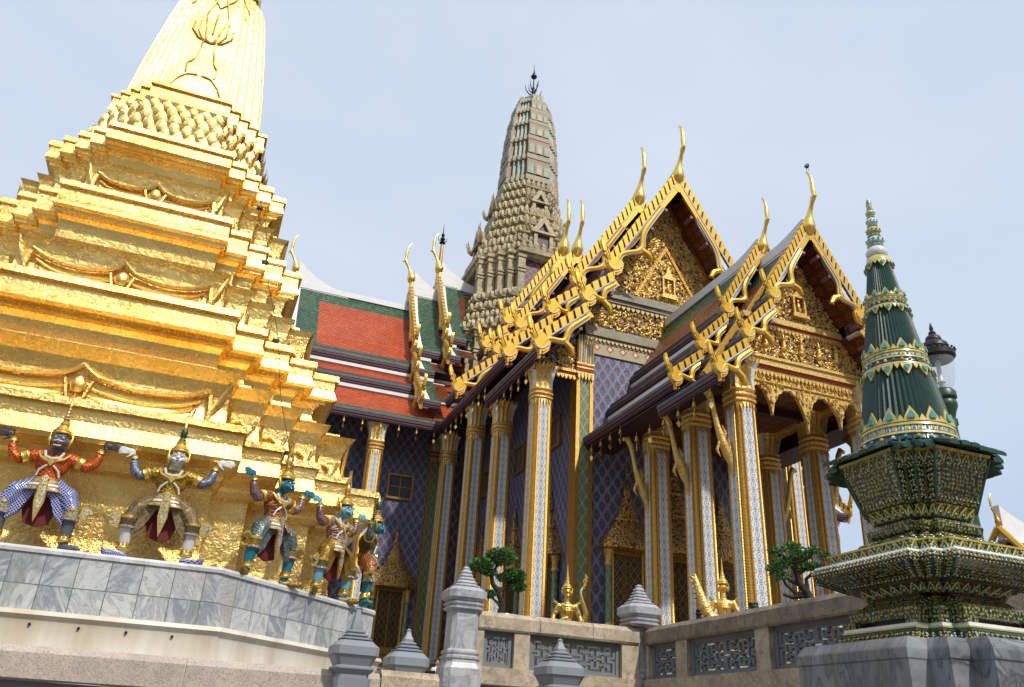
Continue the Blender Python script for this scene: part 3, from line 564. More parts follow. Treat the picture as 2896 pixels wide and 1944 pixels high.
def relief(b, h, zb, zt, wd, k):
    """brace shaped niche frame raised on a storey face, plus half frames on the stepped corners"""
    H = zt - zb
    def brace(x): # x in -1..1
        a = abs(x); return .64 - .15 * math.sin(math.pi * min(1, a)) + (.12 * (1 - a / .10) if a < .10 else 0) + (.05 * (a - .85) / .15 if a > .85 else 0)
    for k in (k,):
        T = (lambda x, y, z: (x, y, z)) if k == 0 else ((lambda x, y, z: (-y, x, z)) if k == 1 else (lambda x, y, z: (y, -x, z)))
        W = wd * .86
        pts = [(W * i / 16., -(h + .035 + .05 * (brace(i / 16.))), zb + H * brace(i / 16.)) for i in range(-16, 17)]
        b.tube(pts, .042, 6, 0, T); b.tube([(x * .93, y + .035, z - H * .20) for x, y, z in pts], .026, 6, 0, T); b.tube([(x * .90, y + .04, z - H * .34) for x, y, z in pts], .022, 6, 0, T)
        for sx in (-1, 1):
            b.tube([(sx * W * 1.0, -(h + .06), zb + H * .62), (sx * W * 1.02, -(h + .07), zb + H * .35), (sx * W * 1.0, -(h + .06), zb + .06)], .045, 6, 0, T)
            b.tube([(sx * W * 1.02, -(h + .06), zb + H * .3), (sx * W * 1.10, -(h + .06), zb + H * .62), (sx * W * 1.16, -(h + .09), zb + H * .9)], [.03, .05, .015], 6, 0, T)
            b.tube([(sx * W * .9, -(h + .05), zb + H * .36), (sx * W * .86, -(h + .05), zb + .05)], .03, 6, 0, T)
        b.sphere((0, -(h + .07), zb + H * .42), (.11, .07, .13), 10, 6, 0, T)
        b.tube([(-.17, -(h + .07), zb + H * .5), (-.1, -(h + .08), zb + H * .2), (0, -(h + .08), zb + H * .1), (.1, -(h + .08), zb + H * .2), (.17, -(h + .07), zb + H * .5)], .032, 6, 0, T)
        b.box(-W * .88, W * .88, -(h + .022), -(h - .1), zb + .02, zb + H * .40, 1, T)
        s_ = h * (1 - WR) / 4
        for i in range(4):
            xa = h * WR + i * s_; yy = -(h - (i + 1) * s_)
            for sx in (-1, 1):
                q = [(xa + s_ * .12, .42), (xa + s_ * .42, .46), (xa + s_ * .6, .36), (xa + s_ * .56, .16), (xa + s_ * .7, .05)]
                b.tube([(sx * x, yy - .04, zb + H * v) for x, v in q], [.03, .035, .04, .035, .03], 6, 0, T)
                b.tube([(sx * (xa + s_ * .62), yy - .035, zb + H * .1), (sx * (xa + s_ * .9), yy - .05, zb + H * .5)], [.015, .03], 6, 0, T)
                b.box(min(sx * (xa + s_ * .1), sx * (xa + s_ * .5)), max(sx * (xa + s_ * .1), sx * (xa + s_ * .5)), yy - .012, yy + .05, zb + .03, zb + H * .3, 1, T)
for par, h, zb, zt, wd in ((st1, 3.95, 3.66, 4.52, 1.97), (st2, 3.07, 5.78, 6.62, 1.53), (st3, 2.28, 7.95, 8.66, 1.13)):
    for k in range(3): part('niche_relief', lambda b: relief(b, h, zb, zt, wd, k), ['gold_leaf', 'gold_recess'], par, smooth=50)
def petal(b, x, y, z, dx, dy, wd, ht, out):
    """lotus petal at (x, y, z) facing (dx, dy)"""
    tx, ty = -dy, dx; rows = [(0, .46, .3), (.3, .5, .7), (.55, .42, .9), (.8, .22, .95), (1., .0, .8)]; rings = []
    for f, w_, o in rows:
        rings.append([(x + tx * w_ * wd * s_ + dx * (out * o + (.35 * out if s_ == 0 else 0) * (1 - f)), y + ty * w_ * wd * s_ + dy * (out * o + (.35 * out if s_ == 0 else 0) * (1 - f)), z + ht * f) for s_ in (-1, -.5, 0, .5, 1)])
    b.loft(rings, 0, False, False, closed=False)
def lotus(b):
    b.redent([(9.68, 1.79), (9.75, 1.64), (10.0, 1.54), (10.4, 1.47), (10.9, 1.42)], WR, 4)
    for row, (z, h, ht) in enumerate(((9.76, 1.66, .40), (9.98, 1.62, .40), (10.20, 1.57, .40), (10.42, 1.50, .40), (10.62, 1.45, .34))):
        pl = rplan(h, WR, 4); n = len(pl)
        for i in range(n):
            (x0, y0), (x1, y1) = pl[i], pl[(i + 1) % n]; ln = math.hypot(x1 - x0, y1 - y0); dx, dy = (y1 - y0) / ln, -(x1 - x0) / ln
            if x0 * dx + y0 * dy < 0: dx, dy = -dx, -dy
            m = max(1, round(ln / .24))
            for k in range(m):
                f = (k + (.5 if row % 2 == 0 else .02)) / m; petal(b, x0 + (x1 - x0) * f, y0 + (y1 - y0) * f, z, dx, dy, ln / m * 1.12, ht, .12)
part('lotus_band', lotus, 'gold_leaf', ch, smooth=40)
SP = [(10.84, 1.50), (10.88, 1.60), (10.96, 1.62), (11.1, 1.58), (11.28, 1.57), (11.29, 1.62), (11.35, 1.62), (11.36, 1.42), (11.5, 1.40), (12.4, 1.30), (13.4, 1.16), (14.2, 1.04), (14.75, .94), (15.1, .82), (15.35, .66), (15.45, .62), (15.46, .70), (15.6, .74), (15.72, .74), (15.73, .60), (15.9, .62), (16.1, .68), (16.25, .68), (16.26, .55)]
k = 16.26; h = .55
for i in range(9): SP += [(k + .1, h), (k + .22, h * 1.12), (k + .34, h), (k + .36, h * .86)]; k += .42; h *= .87
SP += [(k + 3, .03)]
sp = part('bell_spire', lambda b: b.redent([(z, h - (DH(z) if h > .35 else 0)) for z, h in SP], .5, 4), 'gold_leaf', ch)
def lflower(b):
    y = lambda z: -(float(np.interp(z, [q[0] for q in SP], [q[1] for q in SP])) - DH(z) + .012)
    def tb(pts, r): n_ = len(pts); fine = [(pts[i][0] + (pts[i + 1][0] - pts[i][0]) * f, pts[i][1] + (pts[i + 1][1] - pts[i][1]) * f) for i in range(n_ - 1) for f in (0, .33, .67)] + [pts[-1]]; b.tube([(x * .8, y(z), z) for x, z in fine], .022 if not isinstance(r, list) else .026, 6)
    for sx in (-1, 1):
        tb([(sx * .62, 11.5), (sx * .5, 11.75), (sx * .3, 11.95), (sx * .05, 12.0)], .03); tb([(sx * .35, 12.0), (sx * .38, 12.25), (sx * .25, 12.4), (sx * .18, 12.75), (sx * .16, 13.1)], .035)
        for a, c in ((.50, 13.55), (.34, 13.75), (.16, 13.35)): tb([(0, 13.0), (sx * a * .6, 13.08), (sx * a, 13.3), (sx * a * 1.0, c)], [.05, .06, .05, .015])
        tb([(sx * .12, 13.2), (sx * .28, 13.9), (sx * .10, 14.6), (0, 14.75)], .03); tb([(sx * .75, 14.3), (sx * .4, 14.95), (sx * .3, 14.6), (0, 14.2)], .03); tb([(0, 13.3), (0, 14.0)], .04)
part('lotus_relief', lflower, 'gold_shade_line', sp, smooth=60)  # relief tubes in browner gold, shading lines painted into their colour
def ribs(b):
    for z0, z1 in ((11.45, 14.9),):
        hs = [(z, float(np.interp(z, [q[0] for q in SP], [q[1] for q in SP])) - DH(z)) for z in np.linspace(z0, z1, 10)]
        for i, _ in enumerate(rplan(1, .5, 4)):
            pts = [(*rplan(h, .5, 4)[i], z) for z, h in hs]; b.tube(pts, .022, 5)
part('corner_ribs', ribs, 'gold_smooth', sp, smooth=60)
wire = MB(); pts = []
for i in range(24):
    f = i / 23; z = 10.8 - f * 7.6; pts.append((CX + 1.26 + f * 1.72 + .03 * math.sin(i * .9), CY - 1.66 - f * 2.5, z))
o = None
def wf(b):
    b.tube(pts, .005, 5)
    for i in (7, 11, 16, 22): x, y, z = pts[i]; b.box(x - .09, x + .02, y - .03, y + .06, z - .02, z + .02)
o = part('cable', wf, 'iron_black', None); tag(o, 'thin dark cable running down the stepped golden corner of the chedi', 'cable')
# ------------------------------------------------------------------ guardian statues carrying the chedi
def hand(sx, wr, tagn):
    """flat hand turned up at the wrist, five fingers pointing outwards"""
    x, y, z = wr; P = [('e', (x + sx * .06, y, z + .02), (.06, .024, .044), tagn)]
    for i, (dz, ln) in enumerate(((.038, .115), (.013, .135), (-.012, .125), (-.036, .10))):
        a = (x + sx * .09, y - .004, z + .02 + dz * .75); b_ = (x + sx * (.09 + ln * .55), y - .008, z + .022 + dz); c = (x + sx * (.09 + ln), y + .002, z + .016 + dz * 1.05)
        P.append(('t', [a, b_, c], [.013, .012, .009], tagn))
    P.append(('t', [(x + sx * .03, y - .01, z - .005), (x + sx * .065, y - .022, z - .045), (x + sx * .095, y - .022, z - .06)], [.014, .011, .009], tagn)); return P
def lathe_part(name, prof, mats, parent, c, n=14, **kw): return part(name, lambda b: b.lathe(prof, n, c, kw.get('mi', 0)), mats, parent, smooth=35)
def guardian(label, loc, rz, spec):
    t = thing('guardian_statue', label, 'statue', loc, rz, 'demon and monkey statues holding up the golden chedi')
    tw = spec.get('turn', 0.)
    hx, hy, hz = .02 + tw * .03, -.115, 1.235
    pr = []
    for sx in (-1, 1):
        pr += [('t', [(sx * .11, 0, .70), (sx * .27, -.07, .60), (sx * .35, -.10, .44)], [.115, .115, .088], 'leg'),
               ('t', [(sx * .35, -.10, .44), (sx * .352, -.07, .30), (sx * .35, -.04, .08)], [.078, .074, .052], 'skin'),
               ('t', [(sx * .34, -.02, .045), (sx * .43, -.10, .035), (sx * .51, -.15, .03)], [.045, .042, .03], 'foot')]
        for q in range(3): pr.append(('e', (sx * (.52 + q * .004), -.165 + q * .022, .026), (.028, .012, .016), 'foot'))
        hz_ = 1.24 + (.02 if sx > 0 else .0)
        pr += [('t', [(sx * .15, 0, 1.055), (sx * .24, -.01, 1.04)], [.085, .078], 'tunic'), ('t', [(sx * .24, -.01, 1.04), (sx * .36, -.01, .99), (sx * .43, -.01, 1.03)], [.072, .064, .056], 'arm'), ('t', [(sx * .43, -.01, 1.03), (sx * .465, -.01, 1.13), (sx * .47, -.01, 1.21)], [.056, .05, .036], 'arm')]
        pr += hand(sx, (sx * .472, -.03, hz_), 'hand')
    pr += [('e', (0, 0, .97), (.185, .125, .165), 'tunic'), ('t', [(0, 0, .74), (0, 0, .86), (0, 0, .98)], [.135, .13, .15], 'tunic'), ('e', (0, 0, .69), (.17, .13, .11), 'leg'),
           ('t', [(0, -.01, 1.06), (hx * .5, -.02, 1.15)], [.085, .072], 'skin'), ('e', (hx, hy, hz), (.088, .098, .105), 'skin'), ('e', (hx, hy - .05, hz - .05), (.066, .062, .052), 'skin'),
           ('e', (hx, hy - .105, hz - .012), (.022, .026, .018), 'skin'), ('t', [(hx - .06, hy - .085, hz + .045), (hx, hy - .1, hz + .03), (hx + .06, hy - .085, hz + .045)], [.014, .016, .014], 'skin')]
    for sx in (-1, 1): pr += [('e', (hx + sx * .05, hy - .075, hz - .03), (.028, .03, .024), 'skin'), ('e', (hx + sx * .092, hy + .01, hz), (.014, .03, .04), 'skin')]
    body = solid('body', pr, dict(skin=spec['skin'], leg=spec['leg'], tunic=spec['tunic'], arm=spec['arm'], hand=spec['hand'], foot=spec.get('foot', spec['skin'])), t, .0085, 2)
    # face
    for sx in (-1, 1):
        e = part('eye', lambda b: (b.sphere((hx + sx * .037, hy - .092, hz + .018), (.018, .012, .014), 10, 6, 0), b.sphere((hx + sx * .037, hy - .103, hz + .016), .007, 8, 5, 1)), ['paint_white', 'paint_black'], t, smooth=180)
        part('ear_ornament', lambda b: b.tube([(hx + sx * .095, hy + .02, hz - .07), (hx + sx * .115, hy + .01, hz), (hx + sx * .12, hy + .03, hz + .09)], [.012, .026, .008], 7), 'gold_bright', t, smooth=60)
    if spec.get('open'):
        part('mouth', lambda b: (b.sphere((hx, hy - .098, hz - .055), (.04, .03, .035), 10, 6, 0), b.tube([(hx - .042, hy - .108, hz - .03), (hx, hy - .13, hz - .024), (hx + .042, hy - .108, hz - .03)], .007, 6, 1), b.tube([(hx - .04, hy - .108, hz - .08), (hx, hy - .128, hz - .09), (hx + .04, hy - .108, hz - .08)], .007, 6, 1)), ['paint_red', 'paint_white'], t, smooth=60)
    else:
        def mf(b):
            b.tube([(hx - .055, hy - .10, hz - .045), (hx - .02, hy - .122, hz - .058), (hx, hy - .118, hz - .05), (hx + .02, hy - .122, hz - .058), (hx + .055, hy - .10, hz - .045)], .006, 6, 0)
            for sx in (-1, 1):
                b.tube([(hx + sx * .06, hy - .085, hz - .02), (hx + sx * .078, hy - .07, hz - .055), (hx + sx * .055, hy - .09, hz - .085), (hx + sx * .02, hy - .105, hz - .09)], .005, 6, 0)
                b.tube([(hx + sx * .012, hy - .105, hz + .035), (hx + sx * .045, hy - .1, hz + .052), (hx + sx * .08, hy - .075, hz + .045)], .006, 6, 0)
                b.tube([(hx + sx * .03, hy - .115, hz - .06), (hx + sx * .036, hy - .12, hz - .03)], [.008, .002], 6, 1)
        part('face_paint', mf, ['paint_black', 'paint_white'], t, smooth=60)
    # crown
    cp = [(.0, .0), (.112, .0), (.116, .015), (.108, .03), (.112, .04), (.095, .06), (.075, .09), (.05, .115), (.055, .122), (.055, .135)]
    tall = spec['crown']
    if tall == 'tiers':
        z, r = .135, .05
        for k in range(6): cp += [(r * .8, z), (r, z + .012), (r, z + .026), (r * .7, z + .04)]; z += .042; r *= .80
        cp += [(.006, z + .16)]
        part('crown', lambda b: b.lathe(cp, 14, (hx, hy + .02, hz + .075), [0] * 9 + [2] + [0, 0, 1, 0] * 6 + [0]), ['gold_bright', 'jewel_purple', 'paint_white'], t, smooth=35)
    else:
        cp += [(.03, .14), (.045, .165), (.045, .175), (.03, .185)]
        bul = [(.028, .19), (.04, .23), (.042, .28), (.03, .31), (.022, .315), (.026, .33), (.018, .345), (.004, .45)]
        part('crown', lambda b: b.lathe(cp + bul, 14, (hx, hy + .02, hz + .075), [0] * 9 + [1] + [0] * 4 + [2] * 3 + [0] * 5), ['gold_bright', 'jewel_purple', 'green_paint' if tall == 'bulb' else 'gold_bright'], t, smooth=35)
        if tall != 'bulb':
            part('crown_flame', lambda b: b.prism([(-.035, 0), (-.06, .05), (-.035, .10), (-.05, .15), (-.01, .22), (.025, .36), (.03, .22), (.06, .14), (.045, .08), (.06, .03), (.03, 0)], -.02, .02, 0, lambda x, y, z: (hx + x, hy + .02 + y, hz + .26 + z)), 'gold_bright', t)
            part('crown_leaf', lambda b: b.prism([(-.02, .03), (-.03, .09), (0, .2), (.025, .1), (.015, .03)], -.026, .026, 0, lambda x, y, z: (hx + x, hy + .02 + y, hz + .26 + z)), spec.get('leafm', 'green_paint'), t)
    # costume
    part('chest_collar', lambda b: (b.tube([(-.16, -.075, 1.09), (-.12, -.125, 1.02), (-.04, -.14, .985), (0, -.145, .97), (.04, -.14, .985), (.12, -.125, 1.02), (.16, -.075, 1.09)], .018, 6, 0), b.tube([(-.1, -.1, 1.1), (-.075, -.128, 1.03), (0, -.145, 1.01), (.075, -.128, 1.03), (.1, -.1, 1.1)], .016, 6, 1), b.prism([(0, .045), (-.035, 0), (0, -.05), (.035, 0)], -.16, -.13, 0, lambda x, y, z: (x, y, .965 + z)),
         b.tube([(-.03, -.14, .93), (-.1, -.128, .87), (-.12, -.11, .80)], .011, 6, 1), b.tube([(.03, -.14, .93), (.1, -.128, .87), (.12, -.11, .80)], .011, 6, 1)), ['gold_bright', 'glaze_white'], t, smooth=50)
    part('belt', lambda b: b.loft([[(math.cos(a) * .148 * k, math.sin(a) * .142 * k, z) for a in [2 * math.pi * j / 20 for j in range(20)]] for z, k in ((.745, 1.0), (.75, 1.06), (.785, 1.06), (.79, 1.0))], 0), 'gold_bright', t, smooth=40)
    part('buckle', lambda b: b.prism([(0, .05), (-.045, 0), (0, -.05), (.045, 0)], -.175, -.135, 0, lambda x, y, z: (x, y, .768 + z)), 'jewel_band', t)
    for sx in (-1, 1):
        def flap(b):
            rings = []
            for f in (0, .33, .66, 1.):
                rr = .145 + .10 * f; rings.append([(sx * math.sin(a) * rr, -math.cos(a) * rr * 1.0 - .0, .758 - f * .15 + .012 * math.sin(a * 2)) for a in (.25, .55, .85, 1.15, 1.45, 1.75)])
            b.loft(rings, [0, 1, 0], False, False, closed=False)
            for f in (0.0, .33, .66, 1.0):
                rr = .147 + .10 * f; b.tube([(sx * math.sin(a) * rr, -math.cos(a) * rr * 1.0, .762 - f * .15 + .012 * math.sin(a * 2)) for a in (.25, .55, .85, 1.15, 1.45, 1.75)], .009, 5, 2)
        part('hip_flap', flap, ['jewel_purple', 'glaze_white', 'gold_bright'], t, smooth=50)
        part('knee_band', lambda b: b.lathe([(.098, .47), (.105, .475), (.105, .445), (.098, .44), (.094, .36), (.102, .355), (.102, .335), (.08, .33)], 14, (sx * .352, -.085, 0), [0, 0, 0, 1, 2, 2, 2]), ['gold_bright', spec['band'], 'jewel_purple'], t, smooth=40)
        def fl(b):
            o_ = [(0, .0), (0, .10), (.05, .125), (.10, .10), (.14, .06), (.19, .065), (.15, .03), (.10, .02), (.06, .0), (.10, -.025), (.13, -.035), (.08, -.065), (.03, -.06)]
            b.prism([(sx * (.44 + x), .405 + z) for x, z in o_], -.11, -.075, 0); b.prism([(sx * (.46 + x * .8), .41 + z * .7) for x, z in o_], -.118, -.067, 1)
        part('knee_flame', fl, ['gold_bright', 'jewel_band' if spec['band'] != 'cloth_gold' else 'cloth_gold'], t)
        an = [(.062, .09), (.075, .1), (.078, .115), (.07, .13), (.07, .14), (.058, .17)]
        part('anklet', lambda b: (b.lathe(an, 12, (sx * .35, -.045, 0), 0), [b.prism([(-.018, 0), (0, .05), (.018, 0)], -.006, .006, 0, lambda x, y, z, a=a: (sx * .35 + math.sin(a) * .07 + x * math.cos(a), -.045 - math.cos(a) * .07 + y + x * math.sin(a), .135 + z)) for a in (-1.2, -.6, 0, .6, 1.2)]), 'gold_bright', t, smooth=40)
        def ring(name, p, q, r, m): part(name, lambda b: b.tube([p, ((p[0] * .8 + q[0] * .2), p[1], p[2] * .8 + q[2] * .2), ((p[0] + q[0]) / 2, p[1], (p[2] + q[2]) / 2), q], [r, r * 1.1, r * .98, r * 1.1], 12), m, t, smooth=40)
        ring('armlet', (sx * .255, -.01, 1.037), (sx * .325, -.01, 1.005), .079, 'gold_bright'); ring('wristlet', (sx * .470, -.01, 1.17), (sx * .475, -.01, 1.225), .050, 'gold_bright')
        if spec.get('shoe'): part('shoe', lambda b: b.tube([(sx * .32, -.0, .025), (sx * .43, -.10, .022), (sx * .53, -.17, .03), (sx * .56, -.19, .075)], [.05, .05, .035, .008], 10), spec['shoe'], t, smooth=60)
    part('apron', lambda b: (b.prism([(-.05, .74), (-.075, .64), (-.05, .62), (-.055, .5), (-.02, .34), (0, .26), (.02, .34), (.055, .5), (.05, .62), (.075, .64), (.05, .74)], -.17, -.145, 0), b.prism([(-.03, .72), (-.04, .52), (0, .33), (.04, .52), (.03, .72)], -.18, -.17, 1)), ['gold_bright', spec['apron']], t)
    part('sash', lambda b: b.prism([(-.10, .66), (-.17, .42), (-.13, .28), (0, .24), (.13, .28), (.17, .42), (.10, .66)], -.02, .03, 0), 'cloth_maroon', t)
    part('skirt', lambda b: [b.prism([(sx * .06, .68), (sx * .10, .55), (sx * .19, .36), (sx * .29, .27), (sx * .31, .40), (sx * .24, .60), (sx * .12, .70)], -.135, -.06, 0) for sx in (-1, 1)], spec['leg'], t)
    return t
GS = [("monkey statue with grey face, open mouth, red scaled tunic and blue breeches", (-1.93, 11.20), 0, dict(skin='skin_grey', hand='skin_dark', tunic='cloth_red', arm='cloth_red', leg='cloth_blue', crown='tiers', open=True, band='jewel_band', apron='jewel_band')),
      ("white faced demon statue with green bulb crown and pointed blue shoes", (-.54, 11.20), 0, dict(skin='skin_white', hand='skin_white', tunic='cloth_green', arm='cloth_stripe', leg='cloth_brown', crown='bulb', band='cloth_dark', apron='jewel_band', shoe='cloth_blue')),
      ("dark teal demon statue in purple tunic with one arm raised, third from the left", (.83, 11.70), 42, dict(skin='skin_teal', hand='skin_teal', tunic='cloth_purple', arm='cloth_lilac', leg='cloth_silver', crown='flame', band='cloth_gold', apron='jewel_purple', shoe='cloth_gold')),
      ("pale blue demon statue in white dotted tunic and gold breeches, fourth from the left", (1.85, 12.68), 46, dict(skin='skin_sky', hand='skin_sky', tunic='cloth_dots', arm='cloth_lilac', leg='cloth_gold', crown='flame', band='cloth_dark', apron='jewel_band', leafm='paint_red', shoe='cloth_gold')),
      ("half hidden teal demon statue turned away at the far corner of the golden base", (2.50, 13.42), 80, dict(skin='skin_teal', hand='skin_teal', tunic='cloth_dark', arm='cloth_silver', leg='cloth_purple', crown='bulb', band='jewel_band', apron='jewel_band'))]
for lab, (x, y), rz, sp_ in GS:
    t = guardian(lab, (x, y, 1.733), rad(rz), sp_); t.scale = (1.05, 1.05, 1.05)
# ------------------------------------------------------------------ the cruciform temple hall
X0, YC, FZ = 17.475, 47.465, 2.6
th = thing('temple_hall', 'blue mosaic temple hall with gilded columns, stacked gables and orange green roofs', 'temple', (0, 0, 0))
SOUTH = lambda d, o, z: (X0 + d, YC - o, z)
WEST = lambda d, o, z: (X0 - o, YC - d, z)
EAST = lambda d, o, z: (X0 + o, YC + d, z)
MAIN = dict(main=[(0, 0), (1.1, -2.15), (2.3, -4.05), (3.5, -5.6)], sk1=[(3.32, -6.26), (4.0, -6.86), (4.72, -7.42)], sk2=[(4.52, -8.04), (5.55, -9.08), (6.75, -10.05)], fh=.38, nh=1.75, st=.40, cf=1.0)
PORCH = dict(main=[(0, 0), (.6, -1.22), (1.25, -2.28), (1.87, -3.08)], sk1=[(1.76, -3.50), (2.35, -4.14), (3.0, -4.74)], sk2=[(2.86, -5.18), (3.45, -5.71), (4.1, -6.18)], fh=.27, nh=1.18, st=.27, cf=.74)
RM = ['tile_orange', 'tile_green', 'white_plaster', 'lead_edge', 'maroon', 'ceiling_pattern', 'maroon_dark', 'tile_brown']
NAGA = [(-.26, .98), (-.23, .87), (-.17, .73), (-.09, .61), (-.10, .53), (-.03, .44), (-.04, .33), (.03, .28), (.11, .33), (.09, .42), (.05, .50), (.10, .56), (.16, .50), (.23, .46), (.29, .36), (.27, .24), (.23, .10), (.11, -.01), (.04, 0), (.03, -.13), (-.01, -.13), (-.02, .03), (-.09, .12), (-.17, .21), (-.20, .33), (-.17, .44), (-.25, .52), (-.22, .56), (-.26, .64), (-.31, .76), (-.33, .9), (-.30, .99)]
def roof_tier(T, of, ob, Zr, pf, ob_sk=None, brown=False, sides=(-1, 1), swoop=True, label=None, gap=None, keys=('main', 'sk1', 'sk2')):
    r = MB(T); sk = ob if ob_sk is None else ob_sk; og = 7 if brown else 0
    for sd in sides:
        for key in keys:
            P = pf[key]; obk = ob if key == 'main' else sk
            ln = [0]
            for a, c in zip(P[:-1], P[1:]): ln.append(ln[-1] + math.hypot(c[0] - a[0], c[1] - a[1]))
            tot = ln[-1]
            def at(s_):
                for i in range(len(P) - 1):
                    if s_ <= ln[i + 1] + 1e-6:
                        f = (s_ - ln[i]) / (ln[i + 1] - ln[i]); return (P[i][0] + (P[i + 1][0] - P[i][0]) * f, P[i][1] + (P[i + 1][1] - P[i][1]) * f)
                return P[-1]
            k = pf['cf']
            if key == 'main': sb = [(0, .18 * k, 2), (.18 * k, (1.8 if brown else 1.25) * k, 1), ((1.8 if brown else 1.25) * k, tot - .55 * k, 0), (tot - .55 * k, tot - .14 * k, 1), (tot - .14 * k, tot, 3)]
            else: sb = [(0, .16 * k, 2), (.16 * k, tot - .42 * k, 0), (tot - .42 * k, tot - .14 * k, 1), (tot - .14 * k, tot, 3)]
            obr = [(of, of - .42 * k, 'w'), (of - .42 * k, of - 1.7 * k, 'g'), (of - 1.7 * k, obk, 'c')]
            for s0, s1, m in sb:
                cut = [s0] + [l for l in ln if s0 < l < s1] + [s1]
                for q0, q1 in zip(cut[:-1], cut[1:]):
                    a, c = at(q0), at(q1)
                    for o0, o1, kind in obr:
                        mm = m
                        if kind == 'w' and m in (0, 1): mm = 2
                        if kind == 'g' and m == 0: mm = 1
                        if mm == 0: mm = og
                        r.add([(sd * a[0], o0, Zr + a[1]), (sd * a[0], o1, Zr + a[1]), (sd * c[0], o1, Zr + c[1]), (sd * c[0], o0, Zr + c[1])], [(0, 1, 2, 3)], mm)
            for a, c in zip(P[:-1], P[1:]):   # underside
                r.add([(sd * a[0], of - .02, Zr + a[1] - .16), (sd * a[0], obk, Zr + a[1] - .16), (sd * c[0], obk, Zr + c[1] - .16), (sd * c[0], of - .02, Zr + c[1] - .16)], [(0, 1, 2, 3)], 5)
            e = P[-1]; fh = pf['fh']   # fascia: lead edge over three maroon ribs
            for d0, d1, za, zb, m in ((-.16, .05, -.10, .015, 3), (-.16, .03, -.2 - fh * .12, -.10, 4), (-.16, -.015, -.2 - fh * .42, -.2 - fh * .12, 4), (-.16, -.05, -.2 - fh * .58, -.2 - fh * .42, 4), (-.16, -.10, -.1 - fh, -.2 - fh * .58, 6)):
                lo, hi = sorted((sd * (e[0] + d0), sd * (e[0] + d1))); r.box(lo, hi, obk, of - .01, Zr + e[1] + za, Zr + e[1] + zb, m)
            if key != 'sk2' and not (key == 'sk1' and 'sk2' not in keys) and 'sk1' in keys:   # upright maroon wall down to the next skirt
                nx = pf['sk1' if key == 'main' else 'sk2'][0]; lo, hi = sorted((sd * (nx[0] - .05), sd * (nx[0] + .02))); r.box(lo, hi, sk, of - .9 * k, Zr + nx[1] - .2, Zr + e[1] + .25, 4)
                lo, hi = sorted((sd * (nx[0] - .02), sd * (nx[0] + .2 * k))); r.box(lo, hi, sk, of - .15, Zr + nx[1] - .04, Zr + nx[1] + .15 * k, 2)
    for i in range(int((of - ob) / (1.35 * pf['cf']))):   # rafters under the overhang
        o_ = of - .5 - i * 1.35 * pf['cf']
        if i > 2: break
        for sd in sides:
            a, c = pf['main'][0], pf['main'][-1]
    ro = r.build('roof', RM, th)
    # gable board behind the barge
    return ro
def barge(b, P0, P1, o, sd, st, upper, k):
    dx, dz = P1[0] - P0[0], P1[1] - P0[1]; ln = math.hypot(dx, dz); tx, tz = dx / ln, dz / ln; nx, nz = -tz, tx
    if nz < 0: nx, nz = -nx, -nz
    F = lambda s_, n: (sd * (P0[0] + tx * s_ + nx * n), P0[1] + tz * s_ + nz * n)
    PP = lambda u, v, t: (u, t, v)
    b.prism([F(0, .04), F(0, .38 * k), F(ln, .38 * k), F(ln, .04)], o, o + .10 * k, 1, P=PP)
    n = max(2, int(ln / st)); sl = .36 * k * (-.25 * tx - tz) / max(.2, .25 * nx + nz)
    for i in range(n):
        s0 = ln * (i + .16) / n; s1 = ln * (i + .82) / n
        b.prism([F(s0, .06), F(s0 - sl, .41 * k), F(s1 - sl, .44 * k), F(s1, .06)], o - .03, o + .17 * k, 0, P=PP)
    b.tube([(*F(0, .035)[:1], o + .14 * k, F(0, .035)[1]), (*F(ln, .035)[:1], o + .14 * k, F(ln, .035)[1])], .035 * k, 5, 2)
    u = .30 if upper else .08
    if upper: b.prism([(sd * .26 * k, P0[1] - .40 * k), (sd * .0, P0[1] - .62 * k), (0, P0[1] + .05), (sd * .5 * k, P0[1] - .55 * k)], o + .0, o + .15 * k, 0, P=PP); b.box(-.16 * k, .16 * k, o - .5 * k, o + .13 * k, P0[1] - .80 * k, P0[1] - .56 * k, 3)
    b.prism([F(0, .03), F(0, -.27 * k), F(ln * u, -.22 * k), F(ln * u, .03)], o + .01, o + .14 * k, 0, P=PP)
    pts = []; m = 30
    for i in range(m + 1):
        f = i / m; s_ = ln * (u + (1 - u) * f); hump = math.exp(-((f - .60) / .13) ** 2); dip = math.exp(-((f - .82) / .09) ** 2)
        pts.append((s_, -.13 * k - (.40 * hump - .16 * dip) * k * (1. if upper else .75)))
    rr = [(.10 + .03 * math.sin(math.pi * i / m)) * k for i in range(m + 1)]
    for off, r_, mi in ((0, 1., 0), (-.5, .30, 2)):
        q = [(F(s_, n_ + off * .22 * k)[0], o + (.10 if mi == 0 else .135) * k, F(s_, n_ + off * .22 * k)[1]) for s_, n_ in pts]; b.tube(q, [x * r_ for x in rr], 7, mi)
    h0 = pts[18]; q = [F(h0[0], h0[1] - .05 * k), F(h0[0] - .05 * k, h0[1] - .42 * k), F(h0[0] + .10 * k, h0[1] - .72 * k), F(h0[0] + .22 * k, h0[1] - .62 * k)]
    b.tube([(x, o + .09 * k, z) for x, z in q], [.13 * k, .14 * k, .10 * k, .03 * k], 7, 0)
    for f in (.28, .5, .72): x, z = F(ln * f, -.36 * k); b.box(x - .07 * k, x + .07 * k, o - .5 * k, o + .06 * k, z - .07 * k, z + .07 * k, 3)
